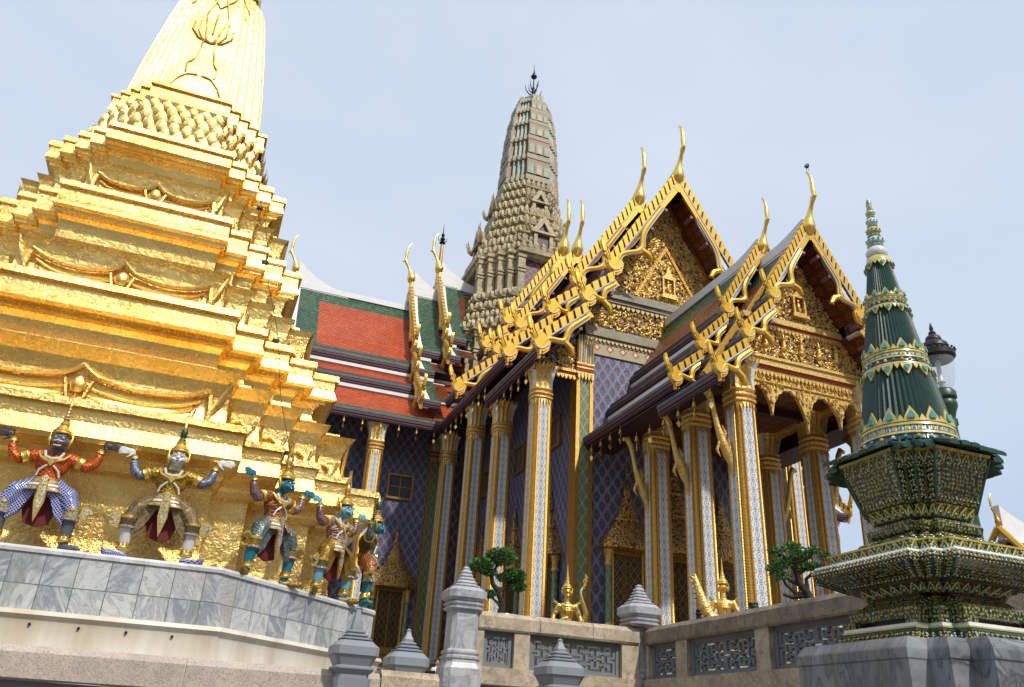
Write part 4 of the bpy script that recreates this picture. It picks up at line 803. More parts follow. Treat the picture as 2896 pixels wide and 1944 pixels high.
def chofa(b, T, o, z, k, mi=0):
    path = [(0, -.15, .12), (.02, .0, .27), (.05, .25, .32), (.10, .5, .24), (.22, .85, .12), (.42, 1.25, .09), (.56, 1.5, .13), (.62, 1.62, .09), (.60, 1.9, .105), (.60, 2.3, .10), (.55, 2.65, .075), (.42, 2.95, .05), (.30, 3.08, .02)]
    b.tube([T(0, o + a * k, z + c * k) for a, c, r in path], [r * k for a, c, r in path], 9, mi)
    b.tube([T(0, o + .56 * k, z + 1.5 * k), T(0, o + .74 * k, z + 1.52 * k), T(0, o + .82 * k, z + 1.42 * k)], [.09 * k, .05 * k, .01 * k], 6, mi)
def trim_tier(T, ro, of, Zr, pf, kc, sides=(-1, 1), nagas=('main', 'sk1', 'sk2'), swoop=.6):
    k = pf['cf']
    for sd in sides:
        for key in nagas:
            P0, P1 = pf[key][0], pf[key][-1]; P0 = (P0[0], P0[1] + Zr); P1 = (P1[0], P1[1] + Zr)
            b = MB(T); barge(b, P0, P1, of, sd, pf['st'], key == 'main', k); b.build('barge_board', ['gold_yellow', 'maroon_dark', 'white_edge', 'lilac_end'], ro, smooth=40)
            nh = pf['nh'] * (1 if key == 'main' else .95); bx, bz = P1[0] - .04, P1[1] - pf['fh'] + .02
            b = MB(T)
            b.prism([(sd * (bx - u * nh), bz + v * nh) for u, v in NAGA], of + .0, of + .15 * k, 0)
            b.prism([(sd * (bx - (u * .8 + .005) * nh), bz + (v * .82 + .05) * nh) for u, v in NAGA[11:25]], of - .02, of + .20 * k, 0)
            q = [(.17, .21), (.08, .13), (-.02, .10), (-.12, .14), (-.22, .24)]; b.tube([(sd * (bx + u * nh), of + .21 * k, bz + v * nh) for u, v in q], .018 * nh, 4, 2)
            for u0 in (.02, .09): b.tube([(sd * (bx + (u0 + a_) * nh), of + .155 * k, bz + v * nh) for a_, v in ((.0, .36), (.06, .48), (.13, .62), (.16, .76))], .012 * nh, 4, 3)
            for j in range(3): b.tube([(sd * (bx + (.10 + j * .035) * nh), of + .16 * k, bz + .25 * nh), (sd * (bx + (.08 + j * .035) * nh), of + .18 * k, bz + .38 * nh), (sd * (bx + (.13 + j * .04) * nh), of + .16 * k, bz + .50 * nh)], .022 * nh, 5, 0)
            b.tube([(sd * (bx + .24 * nh), of + .1 * k, bz + .6 * nh), (sd * (bx + .29 * nh), of + .1 * k, bz + .8 * nh), (sd * (bx + .28 * nh), of + .1 * k, bz + .95 * nh)], [.05 * nh, .05 * nh, .02 * nh], 6, 0)
            lo, hi = sorted((sd * (bx - .28 * k), sd * (bx - .02 * k))); b.box(lo, hi, of - .35, of + .04 * k, bz - .12 * k, bz + .14 * k, 1)
            b.build('naga_finial', ['gold_yellow', 'lilac_end', 'white_edge', 'maroon_dark'], ro, smooth=40)
    b = MB(); zc = Zr + .12 + (swoop - .6) * .8; chofa(b, T, of + .05, zc, kc)
    if swoop > 1: b.tube([T(0, of + .04, Zr - .1), T(0, of + .02, zc + .1)], [.2 * k, .16 * k], 8)
    b.build('roof_finial', 'gold_bright', ro, smooth=60)
    if swoop:
        b = MB(T); n = 12; L_ = 3.4 * k; q = []
        for i in range(n + 1):
            f = i / n; q.append((of - .05 - L_ * f, Zr + .14 + swoop * (1 - f) ** 2.2))
        poly = q + [(of - L_ - .05, Zr - .3), (of - .05, Zr - .3)]
        b.prism(poly, -.14, .14, 0, None, lambda u, v, t: (t, u, v)); b.build('ridge_sweep', 'white_plaster', ro)
def ridge(T, ro, o0, o1, Zr): 
    b = MB(T); b.box(-.17, .17, o1, o0, Zr - .2, Zr + .17); b.build('ridge_cap', 'white_plaster', ro)
def gable_panel(T, ro, o, Zr, pf, m='maroon'):
    b = MB(T); P = pf['main']; b.prism([(-(d - .12), Zr + z - .2) for d, z in P[::-1]] + [(d - .12, Zr + z - .2) for d, z in P[1:]], o - .1, o); b.build('gable_panel', m, ro)
def full(T, of, ob, Zr, pf, kc, ob_sk=None, panel=True, **kw):
    tr = dict((k_, kw.pop(k_)) for k_ in ('nagas', 'swoop') if k_ in kw)
    ro = roof_tier(T, of, ob, Zr, pf, ob_sk, keys=tr.get('nagas', ('main', 'sk1', 'sk2')), **kw); trim_tier(T, ro, of, Zr, pf, kc, kw.get('sides', (-1, 1)), **tr); ridge(T, ro, of - .2, ob, Zr)
    if panel: gable_panel(T, ro, of - 1.05, Zr, pf)
    return ro
roofS1 = full(SOUTH, 20.4, 14.6, 24.1, MAIN, 1.0, 14.25, panel=False)
full(SOUTH, 16.67, 4.6, 25.3, MAIN, 1.08, 4.4)
full(SOUTH, 9.1, 5.2, 26.45, MAIN, 1.2, 7.3)
full(SOUTH, 7.0, 4.8, 27.7, MAIN, 1.25, 5.8, nagas=('main', 'sk1'))
full(WEST, 20.2, 13.2, 24.1, MAIN, .9, swoop=1.5)
full(WEST, 15.4, 4.6, 25.25, MAIN, .86, 4.4, swoop=1.6)
full(WEST, 7.9, 5.2, 26.5, MAIN, .95, 6.9, swoop=1.5)
full(WEST, 6.07, 4.8, 27.75, MAIN, 1.0, 5.4, nagas=('main', 'sk1'), swoop=1.5)
full(EAST, 20.4, 14.6, 24.1, MAIN, 1.0, 14.25)
full(EAST, 16.0, 3., 25.3, MAIN, 1.08, 3.)
roofP1 = full(SOUTH, 28.47, 25.0, 16.55, PORCH, .78, panel=False, brown=True, swoop=.35)
roofP2 = full(SOUTH, 25.97, 19.15, 17.2, PORCH, .74, brown=True, swoop=.35)
# ---- carved gilding helper
def carve(b, inside, x0, x1, z0, z1, y, n, s_, P=lambda x, y, z: (x, y, z)):
    rnd = random.Random(int(x0 * 100 + z0 * 37)); k = 0; tries = 0
    while k < n and tries < n * 20:
        tries += 1; x, z = rnd.uniform(x0, x1), rnd.uniform(z0, z1)
        if not inside(x, z): continue
        a = rnd.uniform(0, 6.28); sg = rnd.choice((-1, 1)); pts = []
        sc = s_ * rnd.uniform(.7, 1.25)
        for i in range(6):
            f = i / 5; rr = sc * (1 - .75 * f); aa = a + sg * 4.2 * f; pts.append(P(x + rr * math.cos(aa), y - .02 - .05 * math.sin(math.pi * f), z + rr * math.sin(aa)))
        b.tube(pts, [s_ * .12, s_ * .26, s_ * .28, s_ * .24, s_ * .2, s_ * .1], 4, 0); k += 1
def pendants(b, x0, x1, y, z, w_, h, P=lambda x, y, z: (x, y, z)):
    n = max(1, int((x1 - x0) / w_)); w_ = (x1 - x0) / n
    for i in range(n):
        xx = x0 + (i + .5) * w_; b.prism([(xx - w_ * .42, z), (xx - w_ * .36, z - h * .5), (xx, z - h), (xx + w_ * .36, z - h * .5), (xx + w_ * .42, z)], y - .05, y + .02, 0, None, lambda u, v, t: P(u, t, v))
# ---- walls
def wallp(name, fn, mats): return part(name, fn, mats, th)
yF = YC - 19.1
wallp('wall', lambda b: (b.box(X0 - 4.0, X0 + 4.0, yF, yF + .3, FZ, 14.905), b.box(X0 - 4.0, X0 - 3.7, yF + .31, YC - 3.7, FZ, 15.9), b.box(X0 + 3.7, X0 + 4.0, yF + .31, YC - 3.7, FZ, 15.9)), 'wall_mosaic')
wallp('wall', lambda b: (b.box(-3.2, X0 - 4.01, YC - 4.0, YC - 3.7, FZ, 15.9), b.box(X0 + 4.01, 37.2, YC - 4.0, YC - 3.7, FZ, 15.9), b.box(-3.5, -3.21, YC - 4.0, YC + 4, FZ, 15.9), b.box(37.21, 37.5, YC - 4.0, YC + 4, FZ, 15.9)), 'wall_mosaic')
wallp('frieze', lambda b: b.box(X0 - 4.02, X0 + 4.02, yF - .06, yF + .25, 14.907, 15.44), 'frieze_band')
def corn(b):
    for z0, z1, o in ((15.44, 15.5, .08), (15.62, 15.72, .12), (15.72, 15.86, .2), (15.86, 16.0, .14), (16.0, 16.2, .1)): b.box(X0 - 4.1, X0 + 4.1, yF - o, yF + .28, z0, z1 - .002)
    for z0, z1, o, h in ((17.40, 17.52, .06, 3.55), (17.52, 17.7, .2, 3.5), (17.7, 17.86, .3, 3.45), (17.86, 18.05, .16, 3.35), (18.05, 18.2, .1, 3.25)): b.box(X0 - h, X0 + h, yF - o, yF + .28, z0, z1 - .002)
wallp('cornice', corn, 'cornice_grey')
def dent(b): pendants(b, X0 - 4.1, X0 + 4.1, yF - .08, 15.62, .2, .15); pendants(b, X0 - 3.6, X0 + 3.6, yF - .1, 17.5, .24, .22)
wallp('dentil_row', dent, 'cream_band')
pl = wallp('upper_frieze', lambda b: b.prism([(X0 - 4.35, 16.2), (X0 + 4.35, 16.2), (X0 + 4.3, 16.7), (X0 + 3.5, 17.42), (X0 - 3.5, 17.42), (X0 - 4.3, 16.7)], yF, yF + .25), 'blue_gilt')
part('gilt_carving', lambda b: carve(b, lambda x, z: abs(x - X0) < 4.2 - max(0, (z - 16.7)) * 1.1, X0 - 4.2, X0 + 4.2, 16.28, 17.36, yF, 800, .115), 'gold_mosaic', pl, smooth=60)
pdm = wallp('pediment', lambda b: b.prism([(X0 - 3.3, 18.2), (X0 + 3.3, 18.2), (X0 + 2.2, 19.95), (X0 + 1.0, 22.0), (X0, 23.9), (X0 - 1.0, 22.0), (X0 - 2.2, 19.95)], yF, yF + .25), 'blue_gilt')
part('gilt_carving', lambda b: carve(b, lambda x, z: z < 23.7 - abs(x - X0) * 1.66, X0 - 3.2, X0 + 3.2, 18.25, 23.6, yF, 1700, .125), 'gold_mosaic', pdm, smooth=60)
def pframe(b):
    for sx in (-1, 1):
        b.prism([(X0 + sx * 1.72, 18.22), (X0 + sx * 1.57, 18.22), (X0, 21.0), (X0, 21.28)], yF - .13, yF - .02); b.prism([(X0 + sx * 3.36, 18.2), (X0 + sx * 3.2, 18.2), (X0, 23.75), (X0, 24.0)], yF - .22, yF + .2, 0)
part('gilt_frame', pframe, 'gold_rope', pdm)
def shrine(b, x, z, y, k):
    b.box(x - .3 * k, x + .3 * k, y - .2, y, z, z + .1 * k, 0); b.box(x - .38 * k, x + .38 * k, y - .24, y, z - .12 * k, z, 0)
    for sx in (-1, 1): b.box(x + sx * .26 * k - .035, x + sx * .26 * k + .035, y - .2, y - .1, z + .1 * k, z + .8 * k, 0)
    b.box(x - .22 * k, x + .22 * k, y - .06, y - .04, z + .1 * k, z + .8 * k, 1); b.sphere((x, y - .12, z + .4 * k), (.08 * k, .07, .2 * k), 8, 6, 0); b.sphere((x, y - .12, z + .66 * k), .07 * k, 8, 6, 0)
    b.prism([(x - .34 * k, z + .8 * k), (x + .34 * k, z + .8 * k), (x + .12 * k, z + 1.05 * k), (x, z + 1.5 * k), (x - .12 * k, z + 1.05 * k)], y - .2, y - .05, 0)
part('shrine_relief', lambda b: shrine(b, X0 + .05, 18.55, yF, 1.1), ['gold_mosaic', 'red_paint'], pdm)
# bays between the corner columns and the front wall
for sx in (-1, 1):
    def bay(b):
        lo, hi = sorted((X0 + sx * 6.55, X0 + sx * 4.45))
        b.box(lo, hi, yF - .12, yF + .2, 13.62, 13.72, 0); b.box(lo, hi, yF - .16, yF + .22, 13.72, 13.78, 2); b.box(lo, hi, yF - .2, yF + .24, 13.78, 13.9, 0); b.prism([(X0 + sx * 6.5, 13.9), (X0 + sx * 4.5, 13.9), (X0 + sx * 4.5, 15.7)], yF, yF + .2, 1)
        pendants(b, lo + .1, hi - .05, yF - .1, 13.62, .17, .16); carve(b, lambda x, z: z < 13.9 + (6.3 - abs(x - X0)) * .85, lo + .1, hi - .1, 13.95, 15.5, yF, 130, .11)
        b.prism([(X0 + sx * 6.75, 13.85), (X0 + sx * 6.55, 13.85), (X0 + sx * 4.5, 15.6), (X0 + sx * 4.5, 15.85)], yF - .1, yF + .22, 0)
    part('carved_bay', bay, ['gold_mosaic', 'blue_ground', 'red_paint'], th, smooth=40)
# platform
wallp('platform', lambda b: (b.box(X0 - 7.4, X0 + 7.4, 18.6, YC, TZ, FZ - .3), b.box(-5, 40, YC - 7.4, YC + 7, TZ, FZ - .303), b.box(X0 - 7.2, X0 + 7.2, 18.8, YC, FZ - .3, FZ), b.box(-4.8, 39.8, YC - 7.2, YC + 7, FZ - .3, FZ - .003)), 'cornice_grey')
# ---- columns
def shaft_mb(b, H):
    q = [(-.175, .40), (.175, .40), (.20, .425), (.245, .425), (.265, .375), (.30, .385), (.34, .36), (.36, .34), (.385, .30), (.375, .265), (.425, .245), (.425, .20), (.40, .175)]
    ring = []; mm = []
    for k in range(4):
        for j, (x, y) in enumerate(q[:-1]):
            for _ in range(k): x, y = y, -x
            ring.append((x, y)); mm.append(1 if j == 0 else 0)
    n = len(ring)
    for (z0, s0, z1, s1) in ((0, 1.16, .5, 1.1), (.5, 1.03, H, .95)):
        vs = [(x * s0, y * s0, z0) for x, y in ring] + [(x * s1, y * s1, z1) for x, y in ring]
        b.add(vs, [(j, (j + 1) % n, n + (j + 1) % n, n + j) for j in range(n)], [m if z0 > 0 else 0 for m in mm])
def cap_mb(b, H, CH):
    n = 48; prof = [(.40, 0, 0), (.47, .04, 0), (.47, .09, 1), (.43, .12, 0), (.48, .17, 0), (.48, .22, 1), (.43, .26, 0), (.47, .32, 0), (.44, .36, 3), (.42, .42, 3), (.43, .62, 3), (.50, .86, 3), (.60, 1.0, 3)]
    for i in range(len(prof) - 1):
        (r0, f0, m), (r1, f1, _) = prof[i], prof[i + 1]; vs = []; fs = []; ms = []
        for r_, f in ((r0, f0), (r1, f1)):
            for j in range(n):
                a = 2 * math.pi * j / n; sq = 1 / max(abs(math.cos(a)), abs(math.sin(a))) ** .35; fl = (1 + .05 * math.cos(a * 16)) if m == 3 else 1
                vs.append((r_ * sq * fl * math.cos(a), r_ * sq * fl * math.sin(a), H + f * CH))
        for j in range(n): fs.append((j, (j + 1) % n, n + (j + 1) % n, n + j)); ms.append(m if m != 3 else (2 if (j // 3) % 4 == 1 and i in (9, 10, 11) else 0))
        b.add(vs, fs, ms)
    for j in range(24):
        a = 2 * math.pi * j / 24; ca, sa = math.cos(a), math.sin(a); r_ = .60 / max(abs(ca), abs(sa)) ** .35
        b.add([(r_ * ca - sa * .07, r_ * sa + ca * .07, H + CH * .97), (r_ * ca + sa * .07, r_ * sa - ca * .07, H + CH * .97), ((r_ + .10) * ca, (r_ + .10) * sa, H + CH * 1.14), (r_ * ca * .86, r_ * sa * .86, H + CH)], [(0, 1, 2), (1, 3, 2), (3, 0, 2)], 0)
        r2 = .42 / max(abs(ca), abs(sa)) ** .35
        b.add([(r2 * ca - sa * .055, r2 * sa + ca * .055, H + .02), (r2 * ca + sa * .055, r2 * sa - ca * .055, H + .02), ((r2 + .05) * ca, (r2 + .05) * sa, H - .28), (r2 * ca * .9, r2 * sa * .9, H)], [(0, 2, 1), (1, 2, 3), (3, 2, 0)], 0)
    b.box(-.5, .5, -.5, .5, H + CH, H + CH + .12, 0)
def column(H, CH, loc, src=None):
    if src: return dup(src, th, loc)
    c = part('column', lambda b: shaft_mb(b, H), ['gold_rope', 'flower_tile'], th, loc=loc); part('capital', lambda b: cap_mb(b, H, CH), ['gold_mosaic', 'red_paint', 'glaze_white', 'gold_mosaic'], c, smooth=40); return c
cA = column(9.65, 1.35, (X0 - 6.0, 28.35, FZ)); column(0, 0, (X0 + 6.0, 28.35, FZ), cA); column(0, 0, (X0 - 6.0, 32.8, FZ), cA)
cC = column(10.7, 1.5, (X0 - 6.0, 36.7, FZ))
for x, y in ((X0 - 6.0, 41.35), (7.45, 41.45), (3.1, 41.45), (-1.2, 41.45), (X0 + 6, 41.4)): column(0, 0, (x, y, FZ), cC)
for x in (28, 32.5): column(0, 0, (x, 41.45, FZ), cC)
column(0, 0, (37.0, 41.45, FZ), cA)
cP = column(7.3, 1.42, (X0 - 2.48, 20.2, FZ))
for sx in (-1, 1):
    for y in (20.2, 22.7, 25.4):
        if (sx, y) != (-1, 20.2): column(0, 0, (X0 + sx * 2.48, y, FZ), cP)
# pilasters of the front wall and the inner corner
def pil(x, y, top, w_=.30):
    def f(b):
        b.box(x - w_, x + w_, y - .12, y + .4, FZ, top, 1)
        for sx in (-1, 1): b.box(x + sx * w_ - .075, x + sx * w_ + .075, y - .17, y + .45, FZ, top - .002, 0)
    p = part('pilaster', f, ['gold_rope', 'pilaster_green'], th)
    def g(b):
        for i in range(7): b.tube([(x - w_ - .02 + (2 * w_ + .04) * i / 6, y - .16, top + .45), (x - w_ - .02 + (2 * w_ + .04) * i / 6, y - .2, top + 1.2), (x - w_ * 1.25 + 2.5 * w_ * i / 6, y - .34, top + 1.75)], [.05, .06, .03], 5, 2 if i % 2 else 0)
        b.box(x - w_ - .06, x + w_ + .06, y - .14, y + .4, top, top + 1.6, 0)
        for z, m in ((top + .02, 0), (top + .14, 1), (top + .26, 0), (top + .36, 1), (top + .44, 0)): b.box(x - w_ - .10, x + w_ + .10, y - .22, y + .42, z, z + .075, m)
        pendants(b, x - w_ - .08, x + w_ + .08, y - .2, top + .02, .15, .3)
    part('capital', g, ['gold_mosaic', 'red_paint', 'glaze_white'], p, smooth=40)
pil(X0 - 4.12, yF - .02, 13.77); pil(X0 + 4.12, yF - .02, 13.77); pil(11.32, YC - 4.02, 14.0, .26); pil(2.0, YC - 4.02, 14.0, .26); pil(X0 - 4.3, YC - 4.3, 14.0, .2)
# ---- windows and doors : P maps (along, out, z)
def window(P, w_, z0, z1):
    f = MB(); 
    for a, c, e, g_ in ((-w_, -w_ + .12, z0, z1), (w_ - .12, w_, z0, z1), (-w_ + .12, w_ - .12, z0, z0 + .12), (-w_ + .12, w_ - .12, z1 - .12, z1)): f.box(a, c, -.02, .12, e, g_, 0, P)
    f.box(-.025, .025, .0, .06, z0 + .12, z1 - .12, 0, P); f.box(-w_ + .12, w_ - .12, .0, .055, (z0 + z1) / 2 - .025, (z0 + z1) / 2 + .025, 0, P)
    o = f.build('window', ['gold_dark'], th); b = MB(); b.box(-w_ + .12, w_ - .12, .0, .03, z0 + .12, z1 - .12, 0, P); b.build('pane', 'window_glass', o)
def door(P, k=1.):
    f = MB()
    f.box(-.78 * k, .78 * k, .0, .05, 3.8, 6.75, 0, P)
    o = f.build('door', ['gold_dark'], th)
    b = MB()
    for a, c in ((-.62 * k, -.03), (.03, .62 * k)): b.box(a, c, .05, .10, 3.9, 6.6, 0, P)
    for a in (-.74 * k, .66 * k): b.box(a, a + .08 * k, .05, .16, 3.8, 6.7, 1, P)
    b.build('leaf', ['pilaster_dark', 'gold_mosaic'], o)
    for sx in (-1, 1):
        b = MB(); q = [(.16, 3.7), (.2, 3.75), (.2, 3.95), (.13, 4.05), (.125, 6.1), (.17, 6.15), (.17, 6.22), (.13, 6.27), (.15, 6.5), (.23, 6.75)]
        b.loft([[(sx * .92 * k + r_ * math.cos(a), .16 + r_ * math.sin(a), z) for a in [math.pi / 4 + math.pi * j / 6 for j in range(12)]] for r_, z in q], [1, 1, 1, 0, 1, 1, 1, 1, 1], T=P); b.build('door_column', ['pilaster_green', 'gold_mosaic'], o, smooth=40)
    b = MB(); q = [(1.12, 6.72), (1.26, 6.76), (1.28, 6.9), (1.22, 7.0), (1.15, 7.1), (.95, 7.45), (.72, 7.75), (.55, 7.95), (.60, 7.97), (.60, 8.06), (.46, 8.12), (.38, 8.45), (.26, 8.75), (.30, 8.78), (.30, 8.86), (.2, 8.92), (.14, 9.3), (.17, 9.34), (.1, 9.4), (.05, 9.9), (.01, 10.5)]
    zz = 6.72
    rings = []
    for r_, z in q:
        rr = r_ * k; z = 6.72 + (z - 6.72) * (1 + (k - 1) * .8); rings.append([(rr * x, max(.0, .12 + rr * .55 * y), z) for x, y in ((-1, -.9), (-1, .5), (-.72, .8), (-.3, 1), (.3, 1), (.72, .8), (1, .5), (1, -.9))])
    b.loft(rings, 0, T=P); b.build('spire_canopy', 'canopy_gold', o, smooth=30)
    b = MB()
    for z0, z1, w_, d in ((2.605, 2.9, 1.5, .5), (2.9, 3.1, 1.35, .42), (3.1, 3.3, 1.25, .36), (3.3, 3.5, 1.2, .3), (3.5, 3.66, 1.25, .36), (3.66, 3.8, 1.1, .28)): b.box(-w_ * k, w_ * k, -.01, d, z0, z1 - .003, 0, P)
    b.build('door_base', 'gold_dark', o)
t = NT('pilaster_dark'); u = t.sep(t.uv); a = t.m('ABSOLUTE', t.cell(u[0], .3)); b_ = t.m('ABSOLUTE', t.cell(u[1], .42)); dd = t.m('ADD', a, b_)
MT['pilaster_dark'] = t.out(t.mix(t.ramp(t.m('ABSOLUTE', t.m('SUBTRACT', dd, .48)), [(.04, 1.), (.09, 0.)]), t.mix(t.ramp(dd, [(.12, 1.), (.16, 0.)]), L(62, 50, 26), L(120, 92, 40)), L(140, 106, 44)), .4, .4)
t = NT('canopy_gold'); v = t.vor(13, out='Distance'); vc = t.sep(t.vor(13, out='Color')); u = t.sep(t.obj)
MT['canopy_gold'] = t.out(t.mix(t.ramp(v, [(.5, 0.), (.75, 1.)]), t.mix(vc[0], (.42, .24, .07, 1), (.66, .42, .13, 1)), (.14, .06, .03, 1)), .42, .65, v, .6, .05)
PW = lambda xc: (lambda a, o, z: (xc + a, YC - 4.0 - o, z))      # on the west wing's south wall
PS = lambda yc: (lambda a, o, z: (X0 - 4.0 - o, yc + a, z))      # on the south wing's side wall
PF = lambda xc: (lambda a, o, z: (xc + a, yF - o, z))            # on the front wall
for xc in (9.45, 5.3, 1.1): window(PW(xc), .74, 11.46, 12.88)
for yc in (35.5, 31.35, 40.3): window(PS(yc), .66, 11.5, 12.9)
for xc in (9.6, 5.3, 1.1): door(PW(xc), .98)
for yc in (35.65, 31.5, 40.3): door(PS(yc), .98)
door(PF(15.3), .92); door(PF(X0), 1.3); door(PF(19.65), .92)
# ---- porch front: valance, cornices, carved panels, ceiling, brackets
yP = 20.0
def val(b):
    pts = [(X0 - 2.42, 11.2), (X0 - 2.42, 9.4)]
    tips = [(-2.36, 9.2), (-1.40, 9.72), (-.04, 9.34), (1.32, 9.72), (2.36, 9.2)]
    for (a, za), (c, zc) in zip(tips[:-1], tips[1:]):
        for i in range(1, 14):
            f = i / 14; s_ = math.sin(math.pi * f) ** .55; zt = (za + (zc - za) * f); pts.append((X0 + a + (c - a) * f, zt + (10.70 - zt) * s_ + .035 * math.sin(i * 2.6)))
        pts.append((X0 + c, zc))
    pts.append((X0 + 2.42, 11.2)); b.prism(pts, yP - .05, yP + .07)
    b.tube([(X0 - 2.4, yP - .08, 10.84), (X0 + 2.4, yP - .08, 10.84)], .03, 6)
    rnd = random.Random(3)
    for i in range(420):
        x = rnd.uniform(-2.3, 2.3); z = rnd.uniform(9.5, 11.15); near = 99
        for (a, za), (c, zc) in zip(tips[:-1], tips[1:]):
            if a <= x <= c: f = (x - a) / (c - a); zt = za + (zc - za) * f; near = zt + (10.70 - zt) * math.sin(math.pi * f) ** .55
        if z < near + .06: continue
        an = rnd.uniform(-.9, .9); s_ = .075; b.add([(X0 + x - s_ * .7, yP - .055, z), (X0 + x, yP - .12, z - .01), (X0 + x + s_ * .7, yP - .055, z), (X0 + x + s_ * math.sin(an), yP - .10, z - s_ * 1.7), (X0 + x, yP - .05, z + s_ * .8)], [(0, 3, 1), (1, 3, 2), (0, 1, 4), (1, 2, 4)], 0)
part('valance', val, 'gold_mosaic', th)
def pcorn(b):
    for z0, z1, o, m in ((11.2, 11.3, .1, 0), (11.3, 11.38, .16, 2), (11.38, 11.5, .22, 0), (11.5, 11.62, .18, 3), (11.62, 11.72, .24, 0), (12.92, 13.0, .08, 0), (13.0, 13.05, .12, 2), (13.05, 13.18, .18, 0), (13.18, 13.28, .14, 3)):
        h = 2.72 if z0 < 12 else 2.3
        b.box(X0 - h, X0 + h, yP - o, yP + .12, z0, z1 - .002, m)
        if z0 < 12:
            for sx in (-1, 1): lo, hi = sorted((X0 + sx * (2.62 + o * .4), X0 + sx * 2.4)); b.box(lo, hi, yP + .125, yF - .02, z0, z1 - .002, m)
    pendants(b, X0 - 2.65, X0 + 2.65, yP - .08, 11.2, .15, .17); pendants(b, X0 - 2.2, X0 + 2.2, yP - .06, 12.92, .15, .15)
    for sx in (-1, 1): pendants(b, yP + .2, yF - .3, .02, 11.2, .16, .16, lambda u, t, v, sx=sx: (X0 + sx * (2.62 - t), u, v))
part('cornice', pcorn, ['gold_mosaic', 'gold_mosaic', 'red_paint', 'cream_band'], th)
pp = part('carved_panel', lambda b: b.prism([(X0 - 2.75, 11.72), (X0 + 2.75, 11.72), (X0 + 2.2, 12.93), (X0 - 2.2, 12.93)], yP, yP + .1), 'blue_gilt', th)
part('gilt_carving', lambda b: carve(b, lambda x, z: abs(x - X0) < 2.65 - (z - 11.72) * .42, X0 - 2.7, X0 + 2.7, 11.76, 12.9, yP, 1000, .075), 'gold_mosaic', pp, smooth=60)
def figs(b):
    for i in range(5):
        x = X0 - 1.5 + i * .72; b.sphere((x, yP - .1, 12.16), (.13, .1, .1), 8, 5); b.tube([(x, yP - .12, 12.2), (x, yP - .13, 12.45)], [.09, .07], 8); b.sphere((x, yP - .14, 12.52), .055, 8, 5); b.tube([(x, yP - .14, 12.56), (x, yP - .14, 12.74)], [.045, .008], 6); b.add([(x - .14, yP - .09, 12.12), (x + .14, yP - .09, 12.12), (x, yP - .11, 11.9)], [(0, 1, 2)])
part('figure_relief', figs, 'gold_mosaic', pp, smooth=60)
pp2 = part('pediment', lambda b: b.prism([(X0 - 2.1, 13.28), (X0 + 2.1, 13.28), (X0 + 1.2, 14.45), (X0, 16.35), (X0 - 1.2, 14.45)], yP, yP + .1), 'blue_gilt', th)
part('gilt_carving', lambda b: carve(b, lambda x, z: z < 16.2 - abs(x - X0) * 1.66, X0 - 1.8, X0 + 1.8, 13.3, 16.2, yP, 900, .08), 'gold_mosaic', pp2, smooth=60)
part('shrine_relief', lambda b: shrine(b, X0 + .02, 13.6, yP, .85), ['gold_mosaic', 'red_paint'], pp2)
part('gilt_frame', lambda b: [b.prism([(X0 + sx * 2.3, 13.0), (X0 + sx * 2.14, 13.0), (X0, 16.35), (X0, 16.55)], yP - .1, yP + .1) for sx in (-1, 1)] + [b.prism([(X0 + sx * 3.9, 10.75), (X0 + sx * 3.75, 10.6), (X0 + sx * 2.3, 12.9), (X0 + sx * 2.35, 13.1)], yP - .04, yP + .1) for sx in (-1, 1)], 'gold_rope', pp2)
part('porch_ceiling', lambda b: (b.box(X0 - 2.4, X0 + 2.4, yP + .15, yF - .03, 11.3, 11.4, 0), [b.box(X0 - 2.4, X0 + 2.4, y - .15, y + .15, 11.0, 11.296, 1) for y in (22.7, 25.4)]), ['ceiling_pattern', 'maroon_dark'], th)
for sx in (-1, 1): part('eave_soffit', lambda b: b.box(min(X0 + sx * 4.0, X0 + sx * 2.75), max(X0 + sx * 4.0, X0 + sx * 2.75), yP + .5, yF - .05, 10.56, 10.6), 'maroon_dark', th)
for y in (20.2, 22.7, 25.4):
    for sx in (-1, 1):
        def br(b):
            q = [(.40, 7.55, .05), (.44, 7.9, .09), (.55, 8.2, .15), (.72, 8.6, .14), (.88, 9.1, .09), (.98, 9.6, .075), (1.06, 9.95, .10), (1.2, 10.2, .12), (1.36, 10.15, .07)]
            b.tube([(X0 + sx * (2.48 + a), y, z) for a, z, r_ in q], [r_ for a, z, r_ in q], 8)
            for a, z in ((.55, 8.5), (.72, 8.9)): b.tube([(X0 + sx * (2.48 + a), y, z - .3), (X0 + sx * (2.48 + a - .12), y, z), (X0 + sx * (2.48 + a - .02), y, z + .25)], [.07, .06, .01], 6)
            b.tube([(X0 + sx * 3.3, y, 8.6), (X0 + sx * 3.42, y, 8.3), (X0 + sx * 3.3, y, 8.1)], [.05, .05, .01], 6)
        part('naga_bracket', br, 'gold_mosaic', th, smooth=60)
